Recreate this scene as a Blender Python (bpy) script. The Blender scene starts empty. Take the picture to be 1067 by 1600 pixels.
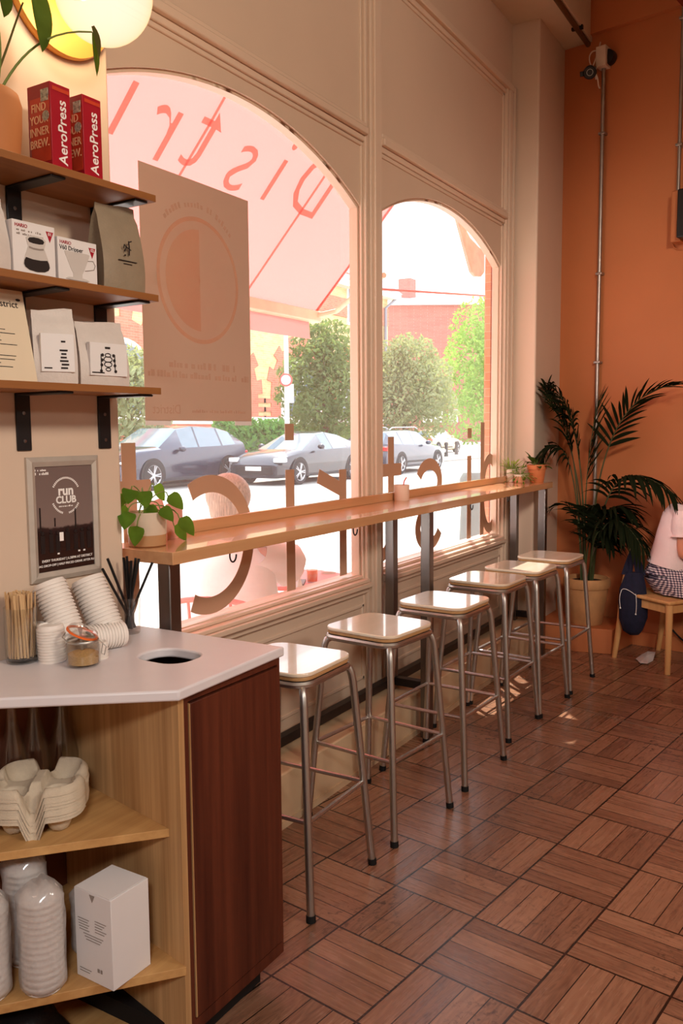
import bpy, bmesh, math, random
from mathutils import Vector, Matrix, noise as mnoise
random.seed(11)
PI = math.pi
SC = bpy.context.scene
COL = SC.collection

# ------------------------------------------------------------------ camera survey
FOC, CAMH = 1324.6, 1.42
RW = Matrix(((0.5149, -0.0865, 0.8529), (-0.8572, -0.0429, 0.5131), (-0.0078, -0.9953, -0.0962)))
CAM = Vector((0, 0, CAMH))
def ray(x, y): return RW @ Vector(((x-533.5)/FOC, (y-800)/FOC, 1.0))
def at_y(x, y, Y): d = ray(x, y); return CAM + d*(Y/d.y)
def at_x(x, y, X): d = ray(x, y); return CAM + d*(X/d.x)
def at_z(x, y, z): d = ray(x, y); return CAM + d*((z-CAMH)/d.z)
# frame of the shelf wall: u along the wall, d out from the wall into the room
WANG = -math.radians(2.88)
WU = Vector((math.cos(WANG), math.sin(WANG), 0)); WN = Vector((-WU.y, WU.x, 0)); WP = Vector((1.666, 1.70, 0))
def wp(u, d, z): return WP + WU*u - WN*d + Vector((0, 0, z))
# back wall
BANG = -math.radians(9.5)
BN = Vector((math.cos(BANG), math.sin(BANG), 0)); BT = Vector((-BN.y, BN.x, 0)); BP = Vector((5.66, 0.97, 0))
def bp(t, d, z): return BP + BT*t - BN*d + Vector((0, 0, z))   # t along +Y, d out into the room

# ------------------------------------------------------------------ materials
def lin(c):
    def f(v):
        v /= 255.0
        return v/12.92 if v <= 0.04045 else ((v+0.055)/1.055)**2.4
    return (f(c[0]), f(c[1]), f(c[2]), 1.0)
MATS = {}
def newmat(name):
    m = bpy.data.materials.new(name); m.use_nodes = True
    nt = m.node_tree; nt.nodes.clear()
    out = nt.nodes.new('ShaderNodeOutputMaterial')
    return m, nt, out
def N(nt, t, **kw):
    n = nt.nodes.new(t)
    for k, v in kw.items(): setattr(n, k, v)
    return n
def L(nt, a, b): nt.links.new(a, b)
def mth(nt, op, a, b=None, c=None):
    n = N(nt, 'ShaderNodeMath', operation=op)
    for i, v in enumerate((a, b, c)):
        if v is None: continue
        if isinstance(v, (int, float)): n.inputs[i].default_value = v
        else: L(nt, v, n.inputs[i])
    return n.outputs[0]
def mixc(nt, f, a, b, mode='MIX'):
    n = N(nt, 'ShaderNodeMix', data_type='RGBA', blend_type=mode)
    for s, v in ((n.inputs[0], f), (n.inputs[6], a), (n.inputs[7], b)):
        if isinstance(v, (int, float)): s.default_value = v
        elif isinstance(v, tuple): s.default_value = v
        else: L(nt, v, s)
    return n.outputs[2]
def ramp(nt, f, stops):
    n = N(nt, 'ShaderNodeValToRGB'); e = n.color_ramp.elements
    while len(e) < len(stops): e.new(0.5)
    for i, (p, c) in enumerate(stops): e[i].position = p; e[i].color = c
    L(nt, f, n.inputs[0]); return n.outputs[0]
def objco(nt, scale=(1, 1, 1), rot=(0, 0, 0)):
    t = N(nt, 'ShaderNodeTexCoord'); mp = N(nt, 'ShaderNodeMapping')
    mp.inputs['Scale'].default_value = scale; mp.inputs['Rotation'].default_value = rot
    L(nt, t.outputs['Object'], mp.inputs[0]); return mp.outputs[0]
def noise(nt, co, scale, detail=3, rough=0.55):
    n = N(nt, 'ShaderNodeTexNoise'); n.inputs['Scale'].default_value = scale
    n.inputs['Detail'].default_value = detail; n.inputs['Roughness'].default_value = rough
    L(nt, co, n.inputs['Vector']); return n.outputs['Fac']
def bump(nt, h, strength=0.2, dist=0.01):
    b = N(nt, 'ShaderNodeBump'); b.inputs['Strength'].default_value = strength; b.inputs['Distance'].default_value = dist
    L(nt, h, b.inputs['Height']); return b.outputs[0]
def bsdf(nt, out, col, rough=0.5, metal=0.0, spec=0.5, normal=None, coat=0.0):
    b = N(nt, 'ShaderNodeBsdfPrincipled')
    for k, v in (('Base Color', col), ('Roughness', rough), ('Metallic', metal), ('Specular IOR Level', spec), ('Coat Weight', coat)):
        if isinstance(v, (int, float, tuple)): b.inputs[k].default_value = v
        else: L(nt, v, b.inputs[k])
    if normal is not None: L(nt, normal, b.inputs['Normal'])
    L(nt, b.outputs[0], out.inputs[0]); return b
def paint(name, rgb, rough=0.55, metal=0.0, spec=0.4, var=0.10, scale=6.0, bmp=0.0, coat=0.0, scl=(1, 1, 1)):
    if name in MATS: return MATS[name]
    m, nt, out = newmat(name); c = lin(rgb); co = objco(nt, scl)
    f = noise(nt, co, scale, 4)
    dk = tuple(v*(1-var) for v in c[:3]) + (1,); lt = tuple(min(1, v*(1+var)) for v in c[:3]) + (1,)
    colr = ramp(nt, f, [(0.3, dk), (0.7, lt)])
    nrm = bump(nt, noise(nt, co, scale*8, 3), bmp, 0.005) if bmp else None
    bsdf(nt, out, colr, rough, metal, spec, nrm, coat); MATS[name] = m; return m
def wood(name, a, b, axis='X', rough=0.5, scale=1.0, spec=0.35, coat=0.0, tight=30):
    if name in MATS: return MATS[name]
    m, nt, out = newmat(name)
    s = {'X': (1.2, tight, tight), 'Y': (tight, 1.2, tight), 'Z': (tight, tight, 1.2)}[axis]
    co = objco(nt, tuple(v*scale for v in s))
    f1 = noise(nt, co, 1.0, 5, 0.6)
    co2 = objco(nt, tuple(v*scale*0.22 for v in s)); f2 = noise(nt, co2, 1.0, 3)
    f = mth(nt, 'ADD', mth(nt, 'MULTIPLY', f1, 0.55), mth(nt, 'MULTIPLY', f2, 0.45))
    colr = ramp(nt, f, [(0.33, lin(a)), (0.66, lin(b))])
    bsdf(nt, out, colr, rough, 0, spec, bump(nt, f1, 0.05, 0.003), coat); MATS[name] = m; return m
def glassy(name, tint=(1, 1, 1), refl=0.06, rough=0.02, edge=0.25):
    if name in MATS: return MATS[name]
    m, nt, out = newmat(name)
    tr = N(nt, 'ShaderNodeBsdfTransparent'); gl = N(nt, 'ShaderNodeBsdfGlossy'); mx = N(nt, 'ShaderNodeMixShader')
    tr.inputs[0].default_value = tint + (1,); gl.inputs['Roughness'].default_value = rough
    lw = N(nt, 'ShaderNodeLayerWeight'); lw.inputs[0].default_value = 0.35
    f = mth(nt, 'ADD', mth(nt, 'MULTIPLY', lw.outputs['Facing'], edge), refl)
    L(nt, f, mx.inputs[0]); L(nt, tr.outputs[0], mx.inputs[1]); L(nt, gl.outputs[0], mx.inputs[2])
    L(nt, mx.outputs[0], out.inputs[0]); MATS[name] = m; return m
def translucent(name, rgb, amt=0.5, rough=0.7, var=0.05, scale=5, trgb=None):
    if name in MATS: return MATS[name]
    m, nt, out = newmat(name); c = lin(rgb)
    f = noise(nt, objco(nt), scale, 3)
    colr = ramp(nt, f, [(0.3, tuple(v*(1-var) for v in c[:3])+(1,)), (0.7, tuple(min(1, v*(1+var)) for v in c[:3])+(1,))])
    d = N(nt, 'ShaderNodeBsdfDiffuse'); t = N(nt, 'ShaderNodeBsdfTranslucent'); mx = N(nt, 'ShaderNodeMixShader')
    L(nt, colr, d.inputs[0])
    if trgb: t.inputs[0].default_value = lin(trgb)
    else: L(nt, colr, t.inputs[0])
    mx.inputs[0].default_value = amt
    L(nt, d.outputs[0], mx.inputs[1]); L(nt, t.outputs[0], mx.inputs[2]); L(nt, mx.outputs[0], out.inputs[0])
    MATS[name] = m; return m
def emit(name, rgb, strength):
    m, nt, out = newmat(name); e = N(nt, 'ShaderNodeEmission')
    lw = N(nt, 'ShaderNodeLayerWeight'); lw.inputs[0].default_value = 0.3
    c = mixc(nt, lw.outputs['Facing'], lin(rgb), tuple(v*0.8 for v in lin(rgb)[:3])+(1,))
    L(nt, c, e.inputs[0]); e.inputs[1].default_value = strength
    L(nt, e.outputs[0], out.inputs[0]); MATS[name] = m; return m
def brick(name, a, b, mortar, sx=4.4, plane='XZ', rough=0.85):
    if name in MATS: return MATS[name]
    m, nt, out = newmat(name); t = N(nt, 'ShaderNodeTexCoord'); sp = N(nt, 'ShaderNodeSeparateXYZ'); cb = N(nt, 'ShaderNodeCombineXYZ')
    L(nt, t.outputs['Object'], sp.inputs[0])
    L(nt, mth(nt, 'ADD', sp.outputs['X'], sp.outputs['Y']), cb.inputs[0]); L(nt, sp.outputs['Z'], cb.inputs[1])
    bt = N(nt, 'ShaderNodeTexBrick'); L(nt, cb.outputs[0], bt.inputs['Vector'])
    bt.inputs['Color1'].default_value = lin(a); bt.inputs['Color2'].default_value = lin(b); bt.inputs['Mortar'].default_value = lin(mortar)
    bt.inputs['Scale'].default_value = sx; bt.inputs['Mortar Size'].default_value = 0.012
    bt.inputs['Brick Width'].default_value = 1.0; bt.inputs['Row Height'].default_value = 0.33
    f = noise(nt, objco(nt), 1.5, 3)
    colr = mixc(nt, mth(nt, 'MULTIPLY', f, 0.35), bt.outputs[0], lin(mortar))
    bsdf(nt, out, colr, rough, 0, 0.2); MATS[name] = m; return m

# ------------------------------------------------------------------ mesh builder
class MB:
    def __init__(s): s.v = []; s.f = []
    def add(s, vs, fs, M=None):
        o = len(s.v)
        s.v += [tuple(M @ Vector(p)) if M is not None else tuple(p) for p in vs]
        s.f += [tuple(i+o for i in f) for f in fs]; return s
    def box(s, a, b, M=None):
        (x0, y0, z0), (x1, y1, z1) = a, b
        return s.add([(x0,y0,z0),(x1,y0,z0),(x1,y1,z0),(x0,y1,z0),(x0,y0,z1),(x1,y0,z1),(x1,y1,z1),(x0,y1,z1)],
                     [(0,3,2,1),(4,5,6,7),(0,1,5,4),(1,2,6,5),(2,3,7,6),(3,0,4,7)], M)
    def prism(s, pts, h0, h1, axis='Z', M=None):
        n = len(pts)
        def P(p, h): return {'Z': (p[0], p[1], h), 'Y': (p[0], h, p[1]), 'X': (h, p[0], p[1])}[axis]
        vs = [P(p, h0) for p in pts] + [P(p, h1) for p in pts]
        fs = [tuple(range(n))[::-1], tuple(range(n, 2*n))] + [(i, (i+1) % n, n+(i+1) % n, n+i) for i in range(n)]
        return s.add(vs, fs, M)
    def lathe(s, prof, seg=24, c=(0, 0, 0), M=None, a0=0, a1=2*PI, sx=1, sy=1, ring=False):
        if ring: prof = list(prof)+[prof[0]]
        full = abs(a1-a0-2*PI) < 1e-6; m = seg if full else seg+1; vs = []; fs = []
        for r, z in prof:
            for k in range(m):
                a = a0+(a1-a0)*k/seg; vs.append((c[0]+r*sx*math.cos(a), c[1]+r*sy*math.sin(a), c[2]+z))
        for i in range(len(prof)-1):
            for k in range(seg if full else seg):
                k2 = (k+1) % m; fs.append((i*m+k, i*m+k2, (i+1)*m+k2, (i+1)*m+k))
        if full and not ring:
            if prof[0][0] > 1e-6: fs.append(tuple(range(m))[::-1])
            if prof[-1][0] > 1e-6: fs.append(tuple((len(prof)-1)*m+k for k in range(m)))
        return s.add(vs, fs, M)
    def tube(s, path, r, seg=8, caps=True, M=None):
        P = [Vector(p) for p in path]; n = len(P); R = r if isinstance(r, (list, tuple)) else [r]*n
        T = []
        for i in range(n):
            t = P[min(i+1, n-1)]-P[max(i-1, 0)]; T.append(t.normalized() if t.length > 1e-9 else Vector((0, 0, 1)))
        u = T[0].orthogonal().normalized(); vs = []; fs = []
        for i in range(n):
            u = (u - T[i]*u.dot(T[i])); u = u.normalized() if u.length > 1e-6 else T[i].orthogonal().normalized()
            w = T[i].cross(u)
            for k in range(seg):
                a = 2*PI*k/seg; vs.append(P[i]+(u*math.cos(a)+w*math.sin(a))*R[i])
        for i in range(n-1):
            for k in range(seg):
                k2 = (k+1) % seg; fs.append((i*seg+k, i*seg+k2, (i+1)*seg+k2, (i+1)*seg+k))
        if caps: fs.append(tuple(range(seg))[::-1]); fs.append(tuple((n-1)*seg+k for k in range(seg)))
        return s.add(vs, fs, M)
    def loft(s, rings, caps=True, closed=True, M=None):
        m = len(rings[0]); vs = [p for r in rings for p in r]; fs = []
        for i in range(len(rings)-1):
            for k in range(m if closed else m-1):
                k2 = (k+1) % m; fs.append((i*m+k, i*m+k2, (i+1)*m+k2, (i+1)*m+k))
        if caps and closed: fs.append(tuple(range(m))[::-1]); fs.append(tuple((len(rings)-1)*m+k for k in range(m)))
        return s.add(vs, fs, M)
    def ball(s, c, r, seg=16, rings=10, sc=(1, 1, 1), M=None):
        prof = [(r*math.sin(PI*i/rings), -r*math.cos(PI*i/rings)) for i in range(rings+1)]
        vs = []; fs = []
        for pr, z in prof:
            for k in range(seg):
                a = 2*PI*k/seg; vs.append((c[0]+pr*math.cos(a)*sc[0], c[1]+pr*math.sin(a)*sc[1], c[2]+z*sc[2]))
        for i in range(rings):
            for k in range(seg):
                k2 = (k+1) % seg; fs.append((i*seg+k, i*seg+k2, (i+1)*seg+k2, (i+1)*seg+k))
        return s.add(vs, fs, M)
    def ribbon(s, pts, w, y0, y1):     # flat stroke in the XZ plane, given thickness in Y
        n = len(pts); Lf = []; Rt = []
        for i in range(n):
            a = Vector(pts[max(i-1, 0)]); b = Vector(pts[min(i+1, n-1)]); t = (b-a).normalized(); nn = Vector((-t.y, t.x))
            p = Vector(pts[i]); Lf.append(p+nn*w/2); Rt.append(p-nn*w/2)
        for i in range(n-1):
            q = [Lf[i], Rt[i], Rt[i+1], Lf[i+1]]
            s.prism([(p.x, p.y) for p in q], y0, y1, 'Y')
        return s
    def build(s, name, mat, parent=None, smooth=40, bevel=0, bseg=2, world=True, sub=0):
        me = bpy.data.meshes.new(name); vs = s.v
        if parent is not None and world:
            Mi = rootmat(parent).inverted(); vs = [tuple(Mi @ Vector(p)) for p in vs]
        me.from_pydata(vs, [], s.f); me.validate()
        bm = bmesh.new(); bm.from_mesh(me)
        bmesh.ops.remove_doubles(bm, verts=bm.verts, dist=1e-6)
        bmesh.ops.recalc_face_normals(bm, faces=bm.faces); bm.to_mesh(me); bm.free()
        if smooth:
            for p in me.polygons: p.use_smooth = True
            me.set_sharp_from_angle(angle=math.radians(smooth))
        me.materials.append(mat)
        o = bpy.data.objects.new(name, me); COL.objects.link(o)
        if parent is not None: o.parent = parent
        if bevel:
            md = o.modifiers.new('bev', 'BEVEL'); md.width = bevel; md.segments = bseg; md.limit_method = 'ANGLE'; md.angle_limit = math.radians(40)
        if sub:
            md = o.modifiers.new('sub', 'SUBSURF'); md.levels = sub; md.render_levels = sub
        return o
def rootmat(o):
    M = Matrix.LocRotScale(o.location, o.rotation_euler, o.scale)
    return rootmat(o.parent) @ M if o.parent else M
def tag(o, label=None, cat=None, group=None, kind=None):
    if label: o['label'] = label
    if cat: o['category'] = cat
    if group: o['group'] = group
    if kind: o['kind'] = kind
    return o
def thing(name, label, cat, loc=(0, 0, 0), rz=0, group=None):
    o = bpy.data.objects.new(name, None); COL.objects.link(o); o.empty_display_size = 0.05
    o.location = loc; o.rotation_euler = (0, 0, rz); return tag(o, label, cat, group)
def struct(o): o['kind'] = 'structure'; return o
def copy_tree(o, parent=None):
    c = o.copy(); COL.objects.link(c)
    if parent is not None: c.parent = parent
    for ch in list(o.children): copy_tree(ch, c)
    return c
def text(body, name, mat, parent, origin, right, up, size, align='CENTER', bold=0.0, ext=0.0004, world=True, xs=1.0):
    cu = bpy.data.curves.new('t', 'FONT'); cu.body = body; cu.size = 1.0; cu.align_x = align; cu.align_y = 'CENTER'
    cu.resolution_u = 3; cu.offset = bold; cu.extrude = 0.5
    o = bpy.data.objects.new('t', cu); COL.objects.link(o)
    dg = bpy.context.evaluated_depsgraph_get(); me = bpy.data.meshes.new_from_object(o.evaluated_get(dg))
    bpy.data.objects.remove(o); bpy.data.curves.remove(cu)
    r = Vector(right).normalized(); u = Vector(up).normalized(); n = r.cross(u); O = Vector(origin)
    Mi = rootmat(parent).inverted() if (parent is not None and world) else Matrix.Identity(4)
    for v in me.vertices:
        c = v.co.copy(); v.co = Mi @ (O + r*c.x*size*xs + u*c.y*size + n*(c.z*2*ext))
    me.materials.clear(); me.materials.append(mat); me.name = name
    b = bpy.data.objects.new(name, me); COL.objects.link(b)
    if parent is not None: b.parent = parent
    return b
def ticks(mb, x0, x1, z, h, y, R, M=None, dy=0.0006):      # a line of print too small to read
    x = x0
    while x < x1:
        w = R.uniform(0.3, 0.75)*h; hh = h*R.choice((0.62, 0.62, 0.9))
        if R.random() < 0.86: mb.box((x, y, z-h*0.31), (min(x+w, x1), y+dy, z-h*0.31+hh), M)
        x += w+h*0.16 if R.random() < 0.86 else w+h*0.5
def bez(p0, p1, p2, p3, n):
    out = []
    for i in range(n+1):
        t = i/n; a = (1-t)**3; b = 3*t*(1-t)**2; c = 3*t*t*(1-t); d = t**3
        out.append(Vector(p0)*a+Vector(p1)*b+Vector(p2)*c+Vector(p3)*d)
    return out
def rrect(x0, y0, x1, y1, r, n=5):
    pts = []
    for cx, cy, a0 in ((x1-r, y1-r, 0), (x0+r, y1-r, 90), (x0+r, y0+r, 180), (x1-r, y0+r, 270)):
        for k in range(n+1):
            a = math.radians(a0+90*k/n); pts.append((cx+r*math.cos(a), cy+r*math.sin(a)))
    return pts
def leaf(mb, base, d, up, ln, w, droop=0.3, seg=5, fold=0.25, heart=False):
    d = Vector(d).normalized(); up = Vector(up); s_ = d.cross(up)
    s_ = s_.normalized() if s_.length > 1e-4 else Vector((1, 0, 0)); n = s_.cross(d).normalized()
    p = Vector(base); vs = []; fs = []; cur = d.copy()
    for i in range(seg+1):
        t = i/seg
        ww = w*(math.sin(PI*min(1, (t*0.86+0.14)))**0.8 if not heart else (math.sin(PI*(t**0.62))**0.75 if 0 < t < 1 else 0.02))
        if i == seg: ww = w*0.02
        nn = s_.cross(cur).normalized()
        vs += [p - s_*ww/2 + nn*ww*fold*0.5, p.copy(), p + s_*ww/2 + nn*ww*fold*0.5]
        cur = (cur + Vector((0, 0, -1))*droop/seg).normalized(); p = p + cur*(ln/seg)
    for i in range(seg):
        a = i*3; fs += [(a, a+1, a+4, a+3), (a+1, a+2, a+5, a+4)]
    mb.add(vs, fs)
SKY, SUN, EXPO = 2.8, 6.5, 0.25
# added fill lights, no fixtures: x, y, z, watts, size, colour
FILLS = [(-0.9, -0.5, 2.5, 56, 0.6, (1.0, 0.98, 0.97)), (2.0, -2.0, 2.4, 40, 0.7, (1.0, 0.93, 0.84))]
SPOT, SPOT2 = 310, 600
# ------------------------------------------------------------------ palette
m_wall = paint('wall_paint', (214, 190, 168), 0.6, var=0.03, scale=2.0, bmp=0.03)
m_trim = paint('trim_paint', (220, 196, 174), 0.38, var=0.03, scale=3.0)
m_plinth = paint('plinth_paint', (214, 184, 148), 0.55, var=0.06, scale=5.0)
m_terra = paint('terracotta_paint', (188, 112, 66), 0.6, var=0.05, scale=1.5, bmp=0.03)
m_ceil = paint('ceiling_paint', (214, 198, 176), 0.7, var=0.03)
m_steel = paint('brushed_steel', (190, 186, 180), 0.40, 1.0, var=0.10, scale=20, scl=(1, 1, 0.1))
m_leg = paint('bar_leg_steel', (128, 124, 122), 0.32, 1.0, var=0.12, scale=14, scl=(1, 1, 0.15))
m_blackmetal = paint('black_metal', (18, 17, 19), 0.42, 0.0, spec=0.5, var=0.1)
m_rubber = paint('black_rubber', (14, 13, 13), 0.7, var=0.1)
m_seat = wood('seat_laminate', (234, 212, 184), (246, 230, 208), 'X', 0.20, 0.5, 0.6, coat=0.6)
m_seatedge = wood('seat_ply_edge', (176, 128, 82), (206, 162, 112), 'X', 0.45)
m_oak = wood('oak_panel', (164, 120, 74), (226, 184, 130), 'Z', 0.5, 1.0, tight=46)
m_oakx = wood('oak_shelf', (170, 120, 68), (214, 168, 108), 'X', 0.5, 1.0)
m_bar = wood('bar_oak', (190, 136, 92), (216, 168, 122), 'X', 0.24, 0.8, 0.6, coat=0.7)
m_shelfwood = wood('shelf_wood', (128, 78, 38), (168, 110, 60), 'X', 0.5, 0.9)
m_walnut = wood('walnut', (62, 24, 15), (112, 56, 36), 'Z', 0.42, 1.0)
m_dark = paint('dark_void', (20, 14, 12), 0.8)
m_top = paint('worktop_laminate', (226, 220, 222), 0.34, var=0.02, scale=8)
m_white = paint('white_card', (232, 228, 226), 0.6, var=0.02)
m_lid = paint('white_plastic', (238, 230, 222), 0.45, var=0.02)
m_paper = paint('cream_paper', (226, 208, 180), 0.8, var=0.02)
m_ink = paint('dark_ink', (40, 30, 28), 0.8)
m_greyink = paint('grey_ink', (150, 138, 130), 0.8)
m_red = paint('carton_red', (164, 22, 40), 0.38, var=0.05)
m_redor = paint('carton_orange', (196, 66, 40), 0.38, var=0.2, scale=12)
m_cream = paint('cream_ink', (240, 196, 150), 0.6)
m_whiteink = paint('white_ink', (245, 240, 236), 0.6)
m_pulp = paint('pulp_card', (206, 190, 166), 0.9, var=0.06, scale=60, bmp=0.3)
m_glass = glassy('clear_glass', (0.97, 0.97, 0.96), 0.05, 0.02, 0.35)
def veiled(name, veil):  # translucent share imitates the window glare that washes out the street
    m, nt, out = newmat(name)
    tr = N(nt, 'ShaderNodeBsdfTransparent'); gl = N(nt, 'ShaderNodeBsdfGlossy'); tl = N(nt, 'ShaderNodeBsdfTranslucent')
    m1 = N(nt, 'ShaderNodeMixShader'); m2 = N(nt, 'ShaderNodeMixShader')
    gl.inputs['Roughness'].default_value = 0.01; tl.inputs[0].default_value = (0.95, 0.93, 0.9, 1)
    d = ramp(nt, noise(nt, objco(nt), 1.4, 4), [(0.3, (veil*0.75,)*3+(1,)), (0.7, (veil*1.25,)*3+(1,))])
    L(nt, d, m1.inputs[0]); L(nt, tr.outputs[0], m1.inputs[1]); L(nt, tl.outputs[0], m1.inputs[2])
    m2.inputs[0].default_value = 0.035; L(nt, m1.outputs[0], m2.inputs[1]); L(nt, gl.outputs[0], m2.inputs[2]); L(nt, m2.outputs[0], out.inputs[0])
    return m
m_wglass = veiled('window_glass', 0.072)
m_terrapot = paint('terracotta_pot', (204, 120, 72), 0.7, var=0.12, scale=14, bmp=0.05)
m_oldpot = paint('weathered_pot', (190, 140, 92), 0.75, var=0.16, scale=9, bmp=0.08)
m_soil = paint('potting_soil', (40, 28, 20), 0.95, var=0.3, scale=50)
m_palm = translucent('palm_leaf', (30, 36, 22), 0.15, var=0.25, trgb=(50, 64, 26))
m_palmstem = paint('palm_stem', (70, 78, 44), 0.6, var=0.2)
m_leafg = translucent('heart_leaf', (74, 112, 42), 0.4, var=0.25, scale=30, trgb=(130, 170, 50))
m_leafd = translucent('dark_leaf', (62, 84, 38), 0.35, var=0.25, scale=20, trgb=(100, 130, 40))
m_leafl = translucent('pale_leaf', (150, 178, 80), 0.45, var=0.2, scale=30, trgb=(190, 210, 90))
m_stemg = paint('green_stem', (120, 140, 70), 0.55, var=0.15)
m_vinyl = paint('tan_vinyl', (186, 150, 124), 0.5, var=0.02)

# ------------------------------------------------------------------ parquet floor
def parquet():
    m, nt, out = newmat('parquet'); t = N(nt, 'ShaderNodeTexCoord'); sp = N(nt, 'ShaderNodeSeparateXYZ'); L(nt, t.outputs['Object'], sp.inputs[0])
    X = mth(nt, 'SUBTRACT', sp.outputs['X'], 2.21); Y = mth(nt, 'SUBTRACT', sp.outputs['Y'], 0.887)
    c, s, T = math.cos(math.radians(8)), math.sin(math.radians(8)), 0.281
    u = mth(nt, 'DIVIDE', mth(nt, 'SUBTRACT', mth(nt, 'MULTIPLY', X, c), mth(nt, 'MULTIPLY', Y, s)), T)
    v = mth(nt, 'DIVIDE', mth(nt, 'ADD', mth(nt, 'MULTIPLY', X, s), mth(nt, 'MULTIPLY', Y, c)), T)
    i = mth(nt, 'FLOOR', u); j = mth(nt, 'FLOOR', v); fu = mth(nt, 'SUBTRACT', u, i); fv = mth(nt, 'SUBTRACT', v, j)
    par = mth(nt, 'FLOORED_MODULO', mth(nt, 'ADD', i, j), 2.0)           # 1: planks run along u
    def sel(a, b): return mth(nt, 'ADD', mth(nt, 'MULTIPLY', par, a), mth(nt, 'MULTIPLY', mth(nt, 'SUBTRACT', 1.0, par), b))
    ac = sel(fv, fu); al = sel(fu, fv)
    a4 = mth(nt, 'MULTIPLY', ac, 4.0); k = mth(nt, 'FLOOR', a4); fk = mth(nt, 'SUBTRACT', a4, k)
    e1 = mth(nt, 'DIVIDE', mth(nt, 'MINIMUM', fk, mth(nt, 'SUBTRACT', 1.0, fk)), 4.0)
    e2 = mth(nt, 'MINIMUM', mth(nt, 'MINIMUM', ac, mth(nt, 'SUBTRACT', 1.0, ac)), mth(nt, 'MINIMUM', al, mth(nt, 'SUBTRACT', 1.0, al)))
    cb = N(nt, 'ShaderNodeCombineXYZ'); L(nt, mth(nt, 'ADD', i, mth(nt, 'MULTIPLY', k, 0.137)), cb.inputs[0]); L(nt, mth(nt, 'ADD', j, mth(nt, 'MULTIPLY', k, 0.311)), cb.inputs[1]); L(nt, par, cb.inputs[2])
    wn = N(nt, 'ShaderNodeTexWhiteNoise', noise_dimensions='3D'); L(nt, cb.outputs[0], wn.inputs['Vector'])
    rnd = wn.outputs['Value']
    # grain: stretched along the plank
    gc = N(nt, 'ShaderNodeCombineXYZ'); L(nt, mth(nt, 'MULTIPLY', al, 1.6), gc.inputs[0]); L(nt, mth(nt, 'MULTIPLY', ac, 26.0), gc.inputs[1])
    L(nt, mth(nt, 'ADD', mth(nt, 'MULTIPLY', rnd, 57.0), mth(nt, 'MULTIPLY', i, 3.7)), gc.inputs[2])
    g1 = noise(nt, gc.outputs[0], 1.0, 5, 0.62)
    wv = N(nt, 'ShaderNodeTexNoise'); wv.inputs['Scale'].default_value = 1.0; wv.inputs['Detail'].default_value = 1.0; wv.inputs['Distortion'].default_value = 0.8
    gc2 = N(nt, 'ShaderNodeCombineXYZ'); L(nt, mth(nt, 'MULTIPLY', al, 1.1), gc2.inputs[0]); L(nt, mth(nt, 'MULTIPLY', ac, 7.0), gc2.inputs[1]); L(nt, mth(nt, 'MULTIPLY', rnd, 91.0), gc2.inputs[2])
    L(nt, gc2.outputs[0], wv.inputs['Vector'])
    rings = mth(nt, 'FRACT', mth(nt, 'MULTIPLY', wv.outputs['Fac'], 9.0)); rings = mth(nt, 'ABSOLUTE', mth(nt, 'SUBTRACT', rings, 0.5))
    tone = mth(nt, 'ADD', mth(nt, 'ADD', mth(nt, 'MULTIPLY', g1, 0.52), mth(nt, 'MULTIPLY', rnd, 0.22)), mth(nt, 'MULTIPLY', rings, 0.22))
    base = ramp(nt, tone, [(0.14, lin((100, 64, 48))), (0.42, lin((152, 108, 82))), (0.64, lin((176, 130, 100))), (0.90, lin((196, 152, 118)))])
    wear = noise(nt, objco(nt), 2.3, 5, 0.65); wearf = ramp(nt, wear, [(0.50, (0, 0, 0, 1)), (0.66, (1, 1, 1, 1))])
    sc = noise(nt, objco(nt, (1, 1, 1)), 38, 4, 0.7); scf = ramp(nt, sc, [(0.52, (0, 0, 0, 1)), (0.62, (1, 1, 1, 1))])
    base = mixc(nt, mth(nt, 'MULTIPLY', mth(nt, 'MULTIPLY', wearf, scf), 0.75), base, lin((40, 22, 16)))
    gap = mth(nt, 'MAXIMUM', mth(nt, 'LESS_THAN', e1, 0.0055), mth(nt, 'LESS_THAN', e2, 0.0115))
    col = mixc(nt, mth(nt, 'MULTIPLY', gap, 0.95), base, lin((16, 8, 6)))
    rgh = mth(nt, 'ADD', 0.13, mth(nt, 'ADD', mth(nt, 'MULTIPLY', wear, 0.18), mth(nt, 'MULTIPLY', g1, 0.12)))
    h = mth(nt, 'SUBTRACT', mth(nt, 'ADD', mth(nt, 'MULTIPLY', g1, 0.25), mth(nt, 'MULTIPLY', rnd, 0.3)), mth(nt, 'MULTIPLY', gap, 1.0))
    bsdf(nt, out, col, rgh, 0, 0.5, bump(nt, h, 0.35, 0.003)); return m
m_floor = parquet()
struct(MB().box((-3.2, -4.2, -0.15), (6.6, 2.02, 0)).build('floor', m_floor, smooth=0))

# ------------------------------------------------------------------ front wall with two arched shop windows
YP, YG = 1.91, 1.955
BAYS = [(2.54, 0.82), (4.32, 0.79)]
ARC_Z, ARC_R = 0.90, 1.712
def arch(cx, hw, r=ARC_R, n=56):
    a = math.asin(hw/r); return [(cx+r*math.sin(-a+2*a*k/n), ARC_Z+r*math.cos(-a+2*a*k/n)) for k in range(n+1)]
def wallfront():
    mb = MB()
    for cx, hw in BAYS:
        A = arch(cx, hw)
        for k in range(len(A)-1):
            mb.prism([A[k], A[k+1], (A[k+1][0], 4.5), (A[k][0], 4.5)], YP, 1.955, 'Y')
    xs = [(0.9, BAYS[0][0]-BAYS[0][1]), (BAYS[0][0]+BAYS[0][1], BAYS[1][0]-BAYS[1][1]), (BAYS[1][0]+BAYS[1][1], 5.27)]
    for a, b in xs: mb.box((a, YP, 0.7), (b, 1.960, 4.5))
    mb.box((0.9, 1.905, 0.0), (5.27, 2.06, 0.735))
    return mb
struct(wallfront().build('wall_front', m_wall, smooth=0))
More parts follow.
